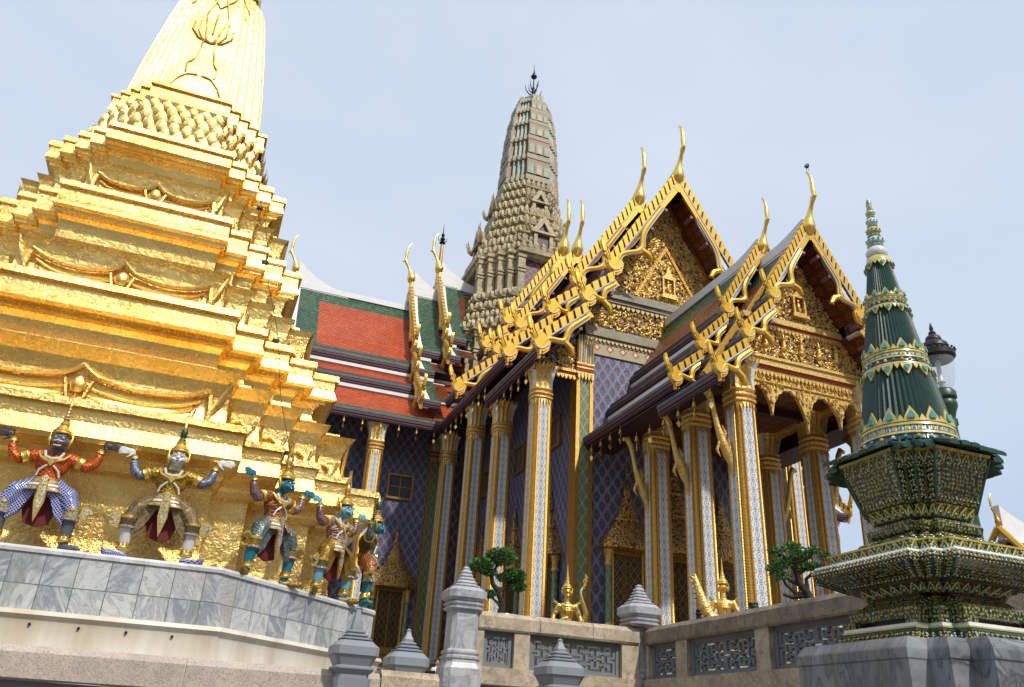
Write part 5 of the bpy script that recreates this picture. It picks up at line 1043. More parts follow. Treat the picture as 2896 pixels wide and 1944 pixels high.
# ------------------------------------------------------------------ prang tower over the crossing
pt = thing('prang_tower', 'tall corncob prang tower of weathered green mosaic rising behind the gables', 'tower', (X0, YC, 0))
PW_ = .46
def leaf(b, x, y, z, dx, dy, w_, h, mi=0):
    tx, ty = -dy, dx
    pr = [(-.5, 0, .0), (.5, 0, .0), (.5, .35, .05), (.28, .7, .04), (0, 1, .0), (-.28, .7, .04), (-.5, .35, .05)]
    fr = [(x + tx * u * w_ + dx * (.12 + o), y + ty * u * w_ + dy * (.12 + o), z + v * h) for u, v, o in pr]; bk = [(px - dx * .2, py - dy * .2, pz) for px, py, pz in fr]; n = len(fr)
    b.add(fr + bk, [tuple(range(n)), tuple(range(2 * n - 1, n - 1, -1))] + [(i, (i + 1) % n, n + (i + 1) % n, n + i) for i in range(n)], mi)
def leaf_row(b, z, h, ht, per=.5, mi=0):
    pl = rplan(h, PW_, 4); n = len(pl)
    for i in range(n):
        (x0, y0), (x1, y1) = pl[i], pl[(i + 1) % n]; ln = math.hypot(x1 - x0, y1 - y0); dx, dy = (y1 - y0) / ln, -(x1 - x0) / ln
        if x0 * dx + y0 * dy < 0: dx, dy = -dx, -dy
        m = max(1, round(ln / per)); w_ = min(ln / m * .82, per)
        for k in range(m): f = (k + .5) / m; leaf(b, x0 + (x1 - x0) * f, y0 + (y1 - y0) * f, z, dx, dy, w_, ht, mi)
def pposts(b, z0, z1, h):
    """pilasters on every corner of the redented plan"""
    for x, y in h:
        s_ = .23; sx, sy = (1 if x > 0 else -1), (1 if y > 0 else -1); x -= sx * s_; y -= sy * s_
        for za, zb, e in ((z0, z0 + .35, .05), (z0 + .35, z1 - 1.3, 0), (z1 - 1.3, z1 - 1.15, .06), (z1 - 1.05, z1 - .9, .06), (z1 - .9, z1 - .2, .02), (z1 - .2, z1, .08)): b.box(x - s_ - e, x + s_ + e, y - s_ - e, y + s_ + e, za, zb - .003)
        b.box(x - s_, x + s_, y - s_, y + s_, z1 - 1.15, z1 - 1.05, 1)
PW_ = .62
low = part('lower_storey', lambda b: b.redent([(12, 4.5), (14.5, 4.5), (22.9, 4.2)], PW_, 4), 'prang_net', pt)
for q in rplan(4.62, PW_, 4): part('pilaster', lambda b: pposts(b, 18.6, 22.85, [q]), ['prang_stone', 'maroon'], pt)
def band(b, z, h, k=1.): b.redent([(z, h), (z + .12 * k, h + .12), (z + .22 * k, h + .10), (z + .26 * k, h + .26), (z + .48 * k, h + .28), (z + .5 * k, h + .1)], PW_, 4)
c1 = MB(); band(c1, 22.8, 4.62, 1.1); leaf_row(c1, 23.3, 4.78, .55, .5)
PW_ = .56
c1.redent([(23.25, 4.62), (24.2, 4.3), (25.2, 4.05), (26.5, 3.8)], PW_, 4)
for z, h in ((23.9, 4.28), (24.75, 4.05), (25.6, 3.86)): band(c1, z, h, .6); leaf_row(c1, z + .3, h + .16, .5, .48)
PW_ = .46
c1.build('lower_cornice', 'prang_stone', pt)
for q in rplan(3.86, PW_, 4): part('pilaster', lambda b: pposts(b, 26.2, 29.1, [q]), ['prang_stone', 'maroon'], pt)
part('upper_storey', lambda b: b.redent([(24.8, 3.5), (29.2, 3.42)], PW_, 4), 'prang_net', pt)
c2 = MB(); band(c2, 29.05, 3.78, 1.)
zz = [(29.5, 3.72), (30.3, 3.35), (31.3, 3.0), (32.2, 2.86), (33.1, 2.66), (34.1, 2.36), (35.0, 2.2), (35.9, 2.08), (36.8, 2.0)]
c2.redent([(z, h - .15) for z, h in zz], PW_, 4)
for i, (z, h) in enumerate(zz[:-1]):
    h2 = zz[i + 1][1]; dz = zz[i + 1][0] - z
    band(c2, z + dz * .02, h - .16, .62); leaf_row(c2, z + .30, h + .0, dz * .62, .5 if i < 4 else .42); band(c2, z + dz * .58, (h + h2) / 2 - .2, .42)
c2.build('antefix_tiers', 'prang_stone', pt)
def pn(b, k, zhs):
    if 1:
        def T(x, y, z):
            for _ in range(k): x, y = y, -x
            return (x, y, z)
        for z, h, s_ in (zhs,):
            b.box(-.5 * s_, .5 * s_, -h - .1, -h + .5, z, z + 1.35 * s_, 1, T)
            for sx in (-1, 1): b.box(sx * .62 * s_ - .12, sx * .62 * s_ + .12, -h - .25, -h + .4, z - .1, z + 1.3 * s_, 0, T)
            b.box(-.95 * s_, .95 * s_, -h - .35, -h + .4, z + 1.35 * s_, z + 1.52 * s_, 0, T)
            b.prism([(-.95 * s_, z + 1.53 * s_), (-.45 * s_, z + 1.53 * s_), (0, z + 2.35 * s_), (.45 * s_, z + 1.53 * s_), (.95 * s_, z + 1.53 * s_), (.4 * s_, z + 2.35 * s_), (0, z + 2.95 * s_), (-.4 * s_, z + 2.35 * s_)], -h - .3, -h + .3, 0, T)
            b.prism([(-.45 * s_, z + 1.53 * s_), (.45 * s_, z + 1.53 * s_), (0, z + 2.35 * s_)], -h - .12, -h + .2, 1, T); b.sphere((0, -h - .2, z + .3 * s_), (.12, .1, .3), 8, 5, 0, T)
            for sx in (-1, 1):
                for q in (0, 1): b.tube([T(sx * (.95 + q * .3) * s_, -h - .2, z + 1.4 * s_), T(sx * (1.2 + q * .3) * s_, -h - .35, z + 1.7 * s_), T(sx * (1.2 + q * .35) * s_, -h - .5, z + 2.2 * s_), T(sx * (1.3 + q * .4) * s_, -h - .55, z + 2.6 * s_)], [.12, .1, .06, .02], 6)
for k in range(4):
    for zhs in ((30.0, 3.42, .92), (33.4, 2.52, .74)): part('niche_shrine', lambda b: pn(b, k, zhs), ['prang_stone', 'maroon'], pt, smooth=30)
rz = [36.75, 38.75, 40.65, 42.3, 43.7, 44.95, 45.85]; rh = [2.02, 1.94, 1.84, 1.70, 1.50, 1.22, .82]
def cone(b):
    for i in range(6):
        z0, z1, h0, h1 = rz[i], rz[i + 1], rh[i], rh[i + 1]; d = (z1 - z0)
        b.redent([(z0, h0 + .03), (z0 + .03, h0 + .10), (z0 + d * .24, h0 + .09), (z0 + d * .27, h0 + .0)], PW_, 4, mi=1)
        b.redent([(z0 + d * .27, h0 - .06), (z1, h1 - .02)], PW_, 4, mi=0)
    b.redent([(45.8, .80), (45.95, .84), (46.2, .6), (46.5, .28), (46.62, .06)], PW_, 4, mi=1)
cb = part('corncob_spire', cone, ['prang_teal', 'prang_band'], pt)
def arches(b, k):
    for i in range(6):
        z0, z1, h0, h1 = rz[i], rz[i + 1], rh[i], rh[i + 1]; d = z1 - z0; zb = z0 + d * .30; H = d * .62; hh = (h0 * .35 + h1 * .65); W = hh * PW_
        if 1:
            def T(x, y, z):
                for _ in range(k): x, y = y, -x
                return (x, y, z)
            y = -(h0 * .72 + h1 * .28) + .0
            b.box(-W, W, y - .02, y + .3, zb, zb + H * 1.1, 3, T)
            for cx, wd, m in ((-.70, .31, 1), (.70, .31, 1), (0, .36, 1)):
                for sc, mm, pr in ((1., 0, .10), (.80, 1, .13), (.5, 2, .16)):
                    if cx and sc == .5: continue
                    o = [(cx * W - wd * W * sc, zb)] + [(cx * W + wd * W * sc * math.cos(a), zb + H * .62 * sc + wd * W * sc * math.sin(a) * .9) for a in [math.pi - math.pi * j / 8 for j in range(9)]] + [(cx * W + wd * W * sc, zb)]
                    b.prism(o, y - pr, y, mm, T)
for k in range(4): part('arched_niches', lambda b: arches(b, k), ['prang_band', 'prang_teal', 'prang_pink', 'prang_red'], cb)
def fin(b):
    b.tube([(0, 0, 46.4), (0, 0, 48.5)], [.1, .05], 8); b.lathe([(.05, 46.9), (.16, 47.0), (.05, 47.1)], 8); b.lathe([(.05, 47.4), (.12, 47.5), (.05, 47.6)], 8); b.lathe([(.03, 48.5), (.2, 48.62), (.26, 48.75), (.12, 49.0), (.07, 49.2), (.03, 49.5), (.005, 50.1)], 10)
    for z, r_, n in ((46.7, .75, 4), (47.2, .5, 4)):
        for j in range(n):
            a = j * 1.571 + .5 + z; c, s_ = math.cos(a), math.sin(a); b.tube([(0, 0, z), (c * r_ * .5, s_ * r_ * .5, z + .05), (c * r_ * .85, s_ * r_ * .85, z + .35), (c * r_, s_ * r_, z + .9)], [.05, .05, .04, .01], 6)
part('trident_finial', fin, 'iron_black', pt, smooth=60)
# slender golden mast behind the left roof
t = thing('roof_mast', 'slender gilded mast with a crowned iron tip behind the left roof', 'mast', (13.85, 58, 0))
part('pole', lambda b: b.lathe([(.5, 20), (.42, 30), (.34, 33), (.4, 33.1), (.4, 33.4), (.3, 33.5), (.2, 35), (.12, 37.6), (.1, 37.7)], 10), 'gold_dark', t, smooth=40)
part('crowned_tip', lambda b: (b.lathe([(.1, 37.7), (.28, 37.8), (.12, 37.95), (.22, 38.2), (.08, 38.4), (.16, 38.6), (.05, 38.8), (.03, 39.3), (.005, 39.8)], 10), [b.tube([(0, 0, 37.9), (.35 * math.cos(a), .35 * math.sin(a), 38.05), (.38 * math.cos(a), .38 * math.sin(a), 38.4)], [.04, .04, .01], 5) for a in (0, 1.57, 3.14, 4.71)]), 'iron_black', t, smooth=40)
# ------------------------------------------------------------------ bells hanging from the eaves
def bell():
    t = thing('wind_bell', 'small gilt wind bell', 'bell', (0, 0, 0), 0, 'wind bells hanging under the eaves')
    part('bell_cup', lambda b: b.lathe([(.010, 0), (.010, -.12), (.035, -.14), (.055, -.2), (.065, -.28), (.085, -.33), (.075, -.335), (.01, -.32)], 10), 'gold_dark', t, smooth=50)
    part('clapper_leaf', lambda b: (b.tube([(0, 0, -.32), (0, 0, -.49)], .006, 5), b.prism([(-.02, -.48), (-.07, -.54), (-.065, -.60), (0, -.70), (.065, -.60), (.07, -.54), (.02, -.48)], -.012, .012)), 'gold_bright', t)
    return t
bl = bell(); bl.hide_render = False; used = [False]
def bells(pts, lab):
    for p in pts:
        if not used[0]: o = bl; o.location = p; used[0] = True
        else: o = dup(bl, None, p)
        o['label'] = lab; o.rotation_euler = (0, 0, random.uniform(0, 3))
bells([(1.6 + i * .98, YC - 6.66, 14.76) for i in range(10)], 'small gilt wind bell in the row under the left wing eave')
bells([(X0 - 6.66, 33.6 + i * .9, 14.78) for i in range(8)], 'small gilt wind bell under the rear eave beside the side columns')
bells([(X0 - 6.66, 27.5 + i * .85, 13.58) for i in range(7)], 'small gilt wind bell under the front eave beside the nearest tall column')
bells([(X0 - 4.02, 19.5 + i * .92, 9.98) for i in range(6)], 'small gilt wind bell under the lowest porch eave beside the brackets')
bells([(X0 - 4.02, 25.3 + i * .8, 10.62) for i in range(4)], 'small gilt wind bell under the porch eave against the blue wall')
# ------------------------------------------------------------------ green mosaic spire on its marble pedestal
GX, GY = 5.39, 4.99
gt = thing('mosaic_spire', 'dark green mosaic spire with yellow leaf pattern on a marble pedestal', 'spire', (GX, GY, 0))
GW = .557
GB, GD, GC = .61, .70, .57      # plan ratios of base, dish and chalice
def gr(name, prof, m, r_=GB, n=2, **kw): return part(name, lambda b: b.redent(prof, r_, n), m, gt, smooth=24, **kw)
gr('pedestal', [(-1.6, .98), (.18, .96), (.26, .96), (.30, .93), (.315, .905), (.33, .905), (.62, .905), (.63, .915), (.685, .915), (.70, .91), (.765, .86), (.772, .84), (.773, .5)], 'marble_dark')
gr('pedestal_moulding', [(.20, .97), (.21, .99), (.28, .99), (.31, .945)], 'marble_grey')
gr('base_band', [(.772, .645), (.84, .625)], 'leaf_mosaic_dark'); gr('base_edge', [(.84, .63), (.855, .625), (.86, .63), (.862, .58)], 'glaze_green')
gr('base_tiles', [(.862, .60), (.878, .60), (.88, .595), (.902, .59), (.905, .55)], 'glaze_white'); gr('base_trim', [(.858, .605), (.876, .607), (.878, .57)], 'glaze_yellow')
gr('recess', [(.90, .48), (.95, .48)], 'glaze_maroon')
def legs(b):
    b.redent([(.945, .535), (.955, .55), (1.02, .55), (1.03, .535)], GB, 2, mi=0)
    for x, y in rplan(.535, GB, 2): s_ = .062; b.box(x * .97 - s_, x * .97 + s_, y * .97 - s_, y * .97 + s_, .905, .95, 0)
part('legs', legs, 'leaf_mosaic', gt)
gr('foot_slope', [(1.025, .545), (1.04, .515), (1.08, .445), (1.11, .41)], 'leaf_mosaic_dark'); gr('neck', [(1.105, .39), (1.14, .385)], 'glaze_maroon')
gr('dish_underside', [(1.135, .40), (1.17, .425), (1.20, .47), (1.205, .48)], 'leaf_mosaic', .66); gr('dish_line', [(1.20, .487), (1.217, .492), (1.218, .45)], 'glaze_maroon', .68)
gr('dish', [(1.213, .50), (1.24, .56), (1.28, .655), (1.315, .715), (1.325, .72)], 'leaf_mosaic_dark', GD); gr('dish_rim', [(1.32, .725), (1.325, .73), (1.366, .71), (1.372, .70)], 'leaf_mosaic_dark', GD); gr('rim_tiles', [(1.368, .71), (1.384, .70), (1.388, .6)], 'glaze_white', GD)
gr('rim_band', [(1.38, .60), (1.47, .61), (1.472, .5)], 'leaf_mosaic', GD); gr('rim_trim', [(1.466, .615), (1.48, .62), (1.482, .5)], 'glaze_yellow', GD)
gr('rosette_slope', [(1.475, .51), (1.49, .47), (1.56, .38), (1.60, .34)], 'leaf_mosaic')
def ros(b):
    pl = rplan(.435, GB, 2); n = len(pl)
    for i in range(n):
        (x0, y0), (x1, y1) = pl[i], pl[(i + 1) % n]; ln = math.hypot(x1 - x0, y1 - y0); m = max(1, round(ln / .13))
        for k in range(m): f = (k + .5) / m; b.sphere((x0 + (x1 - x0) * f, y0 + (y1 - y0) * f, 1.525), (.05, .05, .026), 10, 5, 0); b.sphere((x0 + (x1 - x0) * f, y0 + (y1 - y0) * f, 1.54), (.022, .022, .018), 8, 4, 1)
part('rosettes', ros, ['glaze_green', 'glaze_white'], gt, smooth=60)
gr('neck_ring', [(1.60, .33), (1.62, .36), (1.665, .37), (1.695, .35), (1.70, .31)], 'leaf_mosaic'); gr('waist', [(1.695, .30), (1.73, .295)], 'glaze_maroon')
gr('chalice_foot', [(1.725, .31), (1.78, .335), (1.815, .37), (1.82, .36)], 'leaf_mosaic', GC); gr('chalice_line', [(1.816, .352), (1.83, .357)], 'glaze_maroon', GC)
gr('chalice', [(1.825, .37), (1.90, .395), (2.0, .43), (2.10, .46), (2.20, .492), (2.21, .495)], 'leaf_mosaic_dark', GC); gr('chalice_rim', [(2.205, .503), (2.225, .508), (2.227, .45)], 'glaze_yellow', GC)
def edges(b):
    for z0, h0, z1, h1, r_ in ((1.83, .374, 2.20, .497, GC), (1.217, .51, 1.315, .72, GD)):
        for (xa, ya), (xb, yb) in zip(rplan(h0, r_, 2), rplan(h1, r_, 2)): b.tube([(xa, ya, z0), ((xa + xb) / 2, (ya + yb) / 2, (z0 + z1) / 2), (xb, yb, z1)], .010, 5)
part('corner_edging', edges, 'glaze_green', gt)
def beads(b, z0, h0, z1, h1, sp_, r_, GW, corners=True):
    p0, p1 = rplan(h0, GW, 2), rplan(h1, GW, 2); n = len(p0); q = 0
    def dot(x, y, z):
        nonlocal q
        q += 1; b.sphere((x, y, z), r_, 6, 4, 0 if q % 2 else 1)
    for i in range(n):
        for (pa, pb, z) in ((p0[i], p0[(i + 1) % n], z0), (p1[i], p1[(i + 1) % n], z1)):
            m = max(1, round(math.hypot(pb[0] - pa[0], pb[1] - pa[1]) / sp_))
            for k in range(m): f = (k + .5) / m; dot(pa[0] + (pb[0] - pa[0]) * f, pa[1] + (pb[1] - pa[1]) * f, z)
        if corners:
            ln = math.dist((*p0[i], z0), (*p1[i], z1)); m = max(1, round(ln / sp_)); a, c = p0[i], p1[i]; na = p0[(i + 1) % n]; nc = p1[(i + 1) % n]; e = .03 / max(.05, math.hypot(na[0] - a[0], na[1] - a[1]))
            if e < .4:
                for k in range(m):
                    f = (k + .5) / m
                    for ee in (e, 1 - e): x0 = a[0] + (na[0] - a[0]) * ee; y0 = a[1] + (na[1] - a[1]) * ee; x1 = c[0] + (nc[0] - c[0]) * ee; y1 = c[1] + (nc[1] - c[1]) * ee; dot(x0 + (x1 - x0) * f, y0 + (y1 - y0) * f, z0 + (z1 - z0) * f)
for a_ in ((1.86, .387, 2.11, .468, .036, .0075, GC), (1.225, .53, 1.31, .716, .036, .0075, GD), (1.333, .732, 1.358, .722, .036, .008, GD), (.79, .648, .825, .638, .05, .008, GB)): part('bead_border', lambda b: beads(b, *a_), ['glaze_white', 'glaze_yellow'], gt, smooth=60)
def motifs(b, z0, h0, z1, h1, sp_, GW):
    p0, p1 = rplan(h0, GW, 2), rplan(h1, GW, 2); n = len(p0)
    for i in range(n):
        a, na, c, nc = p0[i], p0[(i + 1) % n], p1[i], p1[(i + 1) % n]; m = max(1, round(math.hypot(na[0] - a[0], na[1] - a[1]) / sp_))
        P = lambda u, v: tuple(a[j] * (1 - u) * (1 - v) + na[j] * u * (1 - v) + c[j] * (1 - u) * v + nc[j] * u * v for j in (0, 1)) + (z0 + (z1 - z0) * v,)
        for k in range(m):
            w_ = 1 / m; u0 = k * w_; b.tube([P(u0 + w_ * .08, .08), P(u0 + w_ * .2, .45), P(u0 + w_ * .5, .95), P(u0 + w_ * .8, .45), P(u0 + w_ * .92, .08)], .007, 4, 1); b.sphere(P(u0 + w_ * .5, .35), .010, 6, 4, 0); b.tube([P(u0 + w_ * .3, .15), P(u0 + w_ * .5, .7), P(u0 + w_ * .7, .15)], .005, 4, 2)
for a_ in ((1.385, .604, 1.465, .612, .085, GD), (2.12, .47, 2.203, .497, .095, GC), (1.14, .41, 1.20, .475, .09, .66), (1.73, .318, 1.812, .37, .08, GC)): part('arch_motif_row', lambda b: motifs(b, *a_), ['glaze_white', 'glaze_yellow', 'glaze_teal'], gt)
def tongues(b):
    pl = rplan(.525, GC, 2); n = len(pl)
    rnd = random.Random(2)
    for i in range(n):
        (x0, y0), (x1, y1) = pl[i], pl[(i + 1) % n]; ln = math.hypot(x1 - x0, y1 - y0); dx, dy = (y1 - y0) / ln, -(x1 - x0) / ln
        if x0 * dx + y0 * dy < 0: dx, dy = -dx, -dy
        m = max(1, round(ln / .10))
        for k in range(m):
            f = (k + .5) / m; x, y = x0 + (x1 - x0) * f, y0 + (y1 - y0) * f; w_ = ln / m * .46; j = rnd.uniform(-.006, .006)
            rings = []
            for r_, z in ((-.14, 2.285), (0, 2.268 + j), (.07, 2.246 + j), (.13 + j * 4, 2.215 + j)):
                rings.append([(x + dx * r_ - dy * u, y + dy * r_ + dx * u, z + .010 * (1 - (u / w_) ** 2)) for u in (-w_, -w_ * .5, 0, w_ * .5, w_)] + [(x + dx * r_ - dy * u, y + dy * r_ + dx * u, z - .028) for u in (w_, -w_)])
            b.loft(rings, 0)
    b.redent([(2.20, .49), (2.27, .46), (2.29, .42)], GC, 2)
part('leaf_eave', tongues, 'glaze_dark', gt, smooth=40)
# cone : z 2.30 to 4.27 with flutes and decorated bands
R0, R1, Z0, Z1 = .395, .088, 2.30, 4.27
rad_at = lambda z: R0 + (R1 - R0) * ((z - Z0) / (Z1 - Z0)) ** .93
def flut(b):
    n = 96
    rings = []
    for z in [Z0 + (Z1 - Z0) * i / 14 for i in range(15)]:
        r_ = rad_at(z); rings.append([(r_ * (1 + (.03 if j % 2 else -.03)) * math.cos(2 * math.pi * j / n), r_ * (1 + (.03 if j % 2 else -.03)) * math.sin(2 * math.pi * j / n), z) for j in range(n)])
    b.loft(rings)
part('fluted_cone', flut, 'glaze_dark', gt)
def bands(b, zs):
    def ring(z0, z1, m, pr=.012): b.lathe([(rad_at(z0) + pr * .4, z0), (rad_at(z0) + pr, z0 + .006), (rad_at(z1) + pr, z1 - .006), (rad_at(z1) + pr * .3, z1)], 60, mi=m)
    def teeth(z, up, n, s_):
        for i in range(n):
            a = 2 * math.pi * i / n; ca, sa = math.cos(a), math.sin(a)
            def P(u, v, t): r_ = rad_at(z + v) + t; return ((r_) * math.cos(a + u / rad_at(z)), (r_) * math.sin(a + u / rad_at(z)), z + v)
            big = i % 2 == 0; k = s_ if big else s_ * .45; sg = 1 if up else -1
            o = [(-.42 * k, 0), (-.36 * k, .35 * k), (0, 1.05 * k), (.36 * k, .35 * k), (.42 * k, 0)]
            b.prism([(u, sg * v) for u, v in o], .004, .022, 1, None, P)
            if big: b.prism([(-.17 * k, sg * .18 * k), (-.19 * k, sg * .38 * k), (0, sg * .72 * k), (.19 * k, sg * .38 * k), (.17 * k, sg * .18 * k)], .016, .034, 3, None, P)
    for zc, s_, first in zs:
        k = s_ / .135
        ring(zc - .00 * k, zc + .05 * k, 2, .006)
        for i in range(26):   # little flowers on the blue band
            a = 2 * math.pi * i / 26; r_ = rad_at(zc + .025 * k) + .012; b.sphere((r_ * math.cos(a), r_ * math.sin(a), zc + .025 * k), (.018 * k,) * 3, 7, 4, (0, 3, 1)[i % 3])
        ring(zc + .05 * k, zc + .08 * k, 1, .016); ring(zc + .08 * k, zc + .125 * k, 0, .008); ring(zc + .125 * k, zc + .16 * k, 1, .016)
        for i in range(48): a = 2 * math.pi * i / 48; r_ = rad_at(zc + .1 * k) + .012; b.box(-.008, .008, -.004, .004, zc + .085 * k, zc + .115 * k, 3 if i % 2 else 1, lambda x, y, z, a=a, r_=r_: ((r_ + y) * math.cos(a) - x * math.sin(a), (r_ + y) * math.sin(a) + x * math.cos(a), z))
        n = 2 * max(6, int(2 * math.pi * rad_at(zc) / (s_ * 1.28))); teeth(zc + .16 * k, True, n, s_)
        if not first: ring(zc - .035 * k, zc, 1, .014); teeth(zc - .035 * k, False, n, s_)
    if not zs: ring(4.19, 4.26, 1, .01); teeth(4.19, False, 12, .075)
for zs in ([(2.34, .135, True)], [(3.08, .105, False)], [(3.70, .075, False)], []): part('decorated_band', lambda b: bands(b, zs), ['glaze_white', 'glaze_yellow', 'glaze_blue', 'glaze_teal'], gt, smooth=40)
def rings_(b):
    z, r_ = 4.25, .085; k = 0
    b.lathe([(.07, 4.25), (.095, 4.29), (.10, 4.33), (.075, 4.37)], 18, mi=1); z = 4.37
    for h, r_ in ((.05, .068), (.07, .074), (.045, .055), (.07, .062), (.04, .045), (.065, .050), (.035, .035), (.06, .040), (.03, .028)):
        b.lathe([(r_ * .7, z), (r_, z + h * .25), (r_, z + h * .7), (r_ * .75, z + h)], 18, mi=(0, 1, 0, 2)[k % 4])
        for i in range(10): a = 2 * math.pi * i / 10; b.sphere((r_ * math.cos(a), r_ * math.sin(a), z + h * .5), r_ * .17, 6, 4, (2, 0)[k % 2] if k % 4 else 2)
        z += h; k += 1
    b.lathe([(.024, z), (.028, z + .04), (.02, z + .09), (.006, z + .13)], 12, mi=[2, 0, 1])
part('ring_finial', rings_, ['glaze_teal', 'glaze_white', 'glaze_yellow'], gt, smooth=40)
# ------------------------------------------------------------------ street lamp behind it
t = thing('street_lamp', 'dark green lamp post with clear glass globe and black pagoda cap', 'street lamp', (7.95, 6.72, 0))
part('pole', lambda b: b.lathe([(.30, -1.6), (.30, -.9), (.22, -.8), (.17, .5), (.125, 2.3), (.085, 3.5), (.08, 3.6), (.10, 3.62), (.10, 3.68), (.08, 3.7), (.10, 3.78), (.13, 3.85), (.13, 3.9), (.11, 3.93), (.14, 3.96), (.14, 4.03), (.11, 4.07)], 18), 'green_paint', t, smooth=40)
part('globe', lambda b: b.lathe([(.09, 4.07), (.14, 4.14), (.18, 4.28), (.19, 4.45), (.185, 4.52)], 20), 'lamp_glass', t, smooth=60)
part('bulb', lambda b: b.lathe([(.03, 4.06), (.035, 4.15), (.05, 4.17), (.03, 4.2), (.025, 4.38), (.04, 4.42), (.01, 4.5)], 10), 'glaze_white', t, smooth=60)
part('pagoda_cap', lambda b: (b.lathe([(.18, 4.46), (.215, 4.5), (.215, 4.56), (.19, 4.58), (.15, 4.62), (.16, 4.63), (.15, 4.68), (.09, 4.73), (.095, 4.74), (.085, 4.78), (.04, 4.82), (.045, 4.84), (.02, 4.88), (.025, 4.9), (.004, 4.99)], 20), [b.sphere((.215 * math.cos(a), .215 * math.sin(a), 4.58), .016, 6, 4) for a in [2 * math.pi * i / 22 for i in range(22)]]), 'iron_black', t, smooth=40)
# ------------------------------------------------------------------ bonsai trees in pots
def leaves(b, c, r, n, sz, seed, mats=3, shell=.35):
    rnd = random.Random(seed)
    for _ in range(n):
        d = Vector((rnd.gauss(0, 1), rnd.gauss(0, 1), rnd.gauss(0, 1))).normalized(); f = 1 - rnd.random() ** 1.6 * shell * (1.4 if d.z < 0 else 1)
        f *= 1 + .07 * math.sin(d.x * 9 + seed) * math.cos(d.y * 7 + d.z * 8)
        p = Vector((c[0] + d.x * r[0] * f, c[1] + d.y * r[1] * f, c[2] + d.z * r[2] * f))
        u = Vector((rnd.gauss(0, 1), rnd.gauss(0, 1), rnd.gauss(0, 1))).cross(d); u = u.normalized() if u.length > .01 else Vector((1, 0, 0)); v = (d + Vector((rnd.uniform(-.8, .8), rnd.uniform(-.8, .8), rnd.uniform(-.2, .9)))).normalized()
        s_ = sz * rnd.uniform(.7, 1.3); m = 1 if rnd.random() < .28 else (2 if rnd.random() < .3 else 0)
        b.add([p - u * s_ * .35, p + v * s_ * .5 - u * s_ * .1, p + v * s_ * 1.1, p + u * s_ * .35], [(0, 1, 2), (0, 2, 3)], m)
LM = ['leaf_mid', 'leaf_light', 'leaf_deep']
t = thing('bonsai_tree', 'clipped bonsai with four round leafy pads beside the marble post', 'tree', (5.02, 14.05, 1.9))
def tr1(b):
    b.tube([(.09, 0, -.1), (.08, 0, .10), (.11, 0, .22), (.06, .02, .34), (.0, .02, .46), (-.10, 0, .56), (-.13, 0, .68), (-.10, 0, .78), (-.02, 0, .92)], [.075, .066, .056, .05, .045, .042, .038, .03, .022], 9)
    b.tube([(.02, 0, .42), (.10, .02, .50), (.2, .02, .56), (.30, 0, .68)], [.035, .03, .026, .02], 7); b.tube([(-.10, 0, .56), (.03, .03, .50), (.16, .02, .54)], [.026, .022, .018], 7)
    b.tube([(.08, 0, .18), (.0, 0, .26), (-.12, .01, .34)], [.03, .024, .016], 7); b.tube([(-.13, 0, .68), (-.2, .02, .73), (-.32, 0, .80)], [.03, .026, .018], 7)
part('trunk', tr1, 'bark', t, smooth=60)
for i, (c, r, n) in enumerate((((.02, 0, 1.05), (.27, .26, .145), 2600), ((-.34, -.02, .85), (.21, .2, .125), 1800), ((.31, .02, .74), (.21, .2, .12), 1900), ((.38, 0, .56), (.14, .14, .08), 800), ((.13, .05, .70), (.14, .13, .065), 600), ((-.17, .02, .75), (.14, .14, .055), 500), ((-.16, 0, .385), (.125, .11, .055), 600))):
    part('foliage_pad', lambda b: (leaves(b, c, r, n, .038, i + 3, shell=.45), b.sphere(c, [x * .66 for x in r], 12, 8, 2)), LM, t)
def pot(label, loc, r_):
    t = thing('plant_pot', label, 'pot', loc); part('bowl', lambda b: b.lathe([(r_ * .5, -.42), (r_ * .8, -.3), (r_ * .97, -.1), (r_ * 1.0, -.03), (r_ * 1.06, 0), (r_ * 1.04, .022), (r_ * .95, .02), (r_ * .9, -.06)], 36), 'porcelain', t, smooth=50)
    part('soil', lambda b: b.lathe([(r_ * .92, -.05), (r_ * .4, -.02)], 24), 'bark', t); part('stand', lambda b: b.lathe([(r_ * .7, -.42 - 0), (r_ * .6, -.6), (r_ * .8, -1.14)], 24), 'marble_grey', t, smooth=40)
pot('blue and white porcelain bowl under the clipped bonsai behind the rail', (5.10, 14.05, 1.905), .43)
t = thing('bonsai_tree', 'loose gnarled bonsai behind the shaded rail in front of the porch columns', 'tree', (8.15, 9.78, 2.02))
def tr2(b):
    b.tube([(.06, -.05, -.15), (.03, -.02, .08), (-.06, .03, .22), (-.08, .04, .36), (-.12, .06, .50), (-.06, .02, .62)], [.075, .06, .048, .042, .034, .022], 9)
    for q in (((-.05, .03, .2), (-.16, .12, .26), (-.22, .16, .36), (-.24, .18, .42)), ((.02, -.02, .05), (-.10, .08, .08), (-.2, .15, .2), (-.24, .17, .3)), ((-.08, .04, .34), (.02, -.03, .42), (.10, -.1, .48)), ((-.1, .05, .48), (.04, -.05, .56), (.12, -.12, .66)), ((-.1, .05, .46), (-.22, .14, .6), (-.3, .2, .64)), ((.0, 0, .05), (-.16, .1, .02), (-.26, .16, .06)), ((.03, -.02, .1), (.02, -.03, .28), (.1, -.08, .36))):
        b.tube(list(q), [.035 - .007 * i for i in range(len(q))], 7)
part('trunk', tr2, 'bark', t, smooth=60)
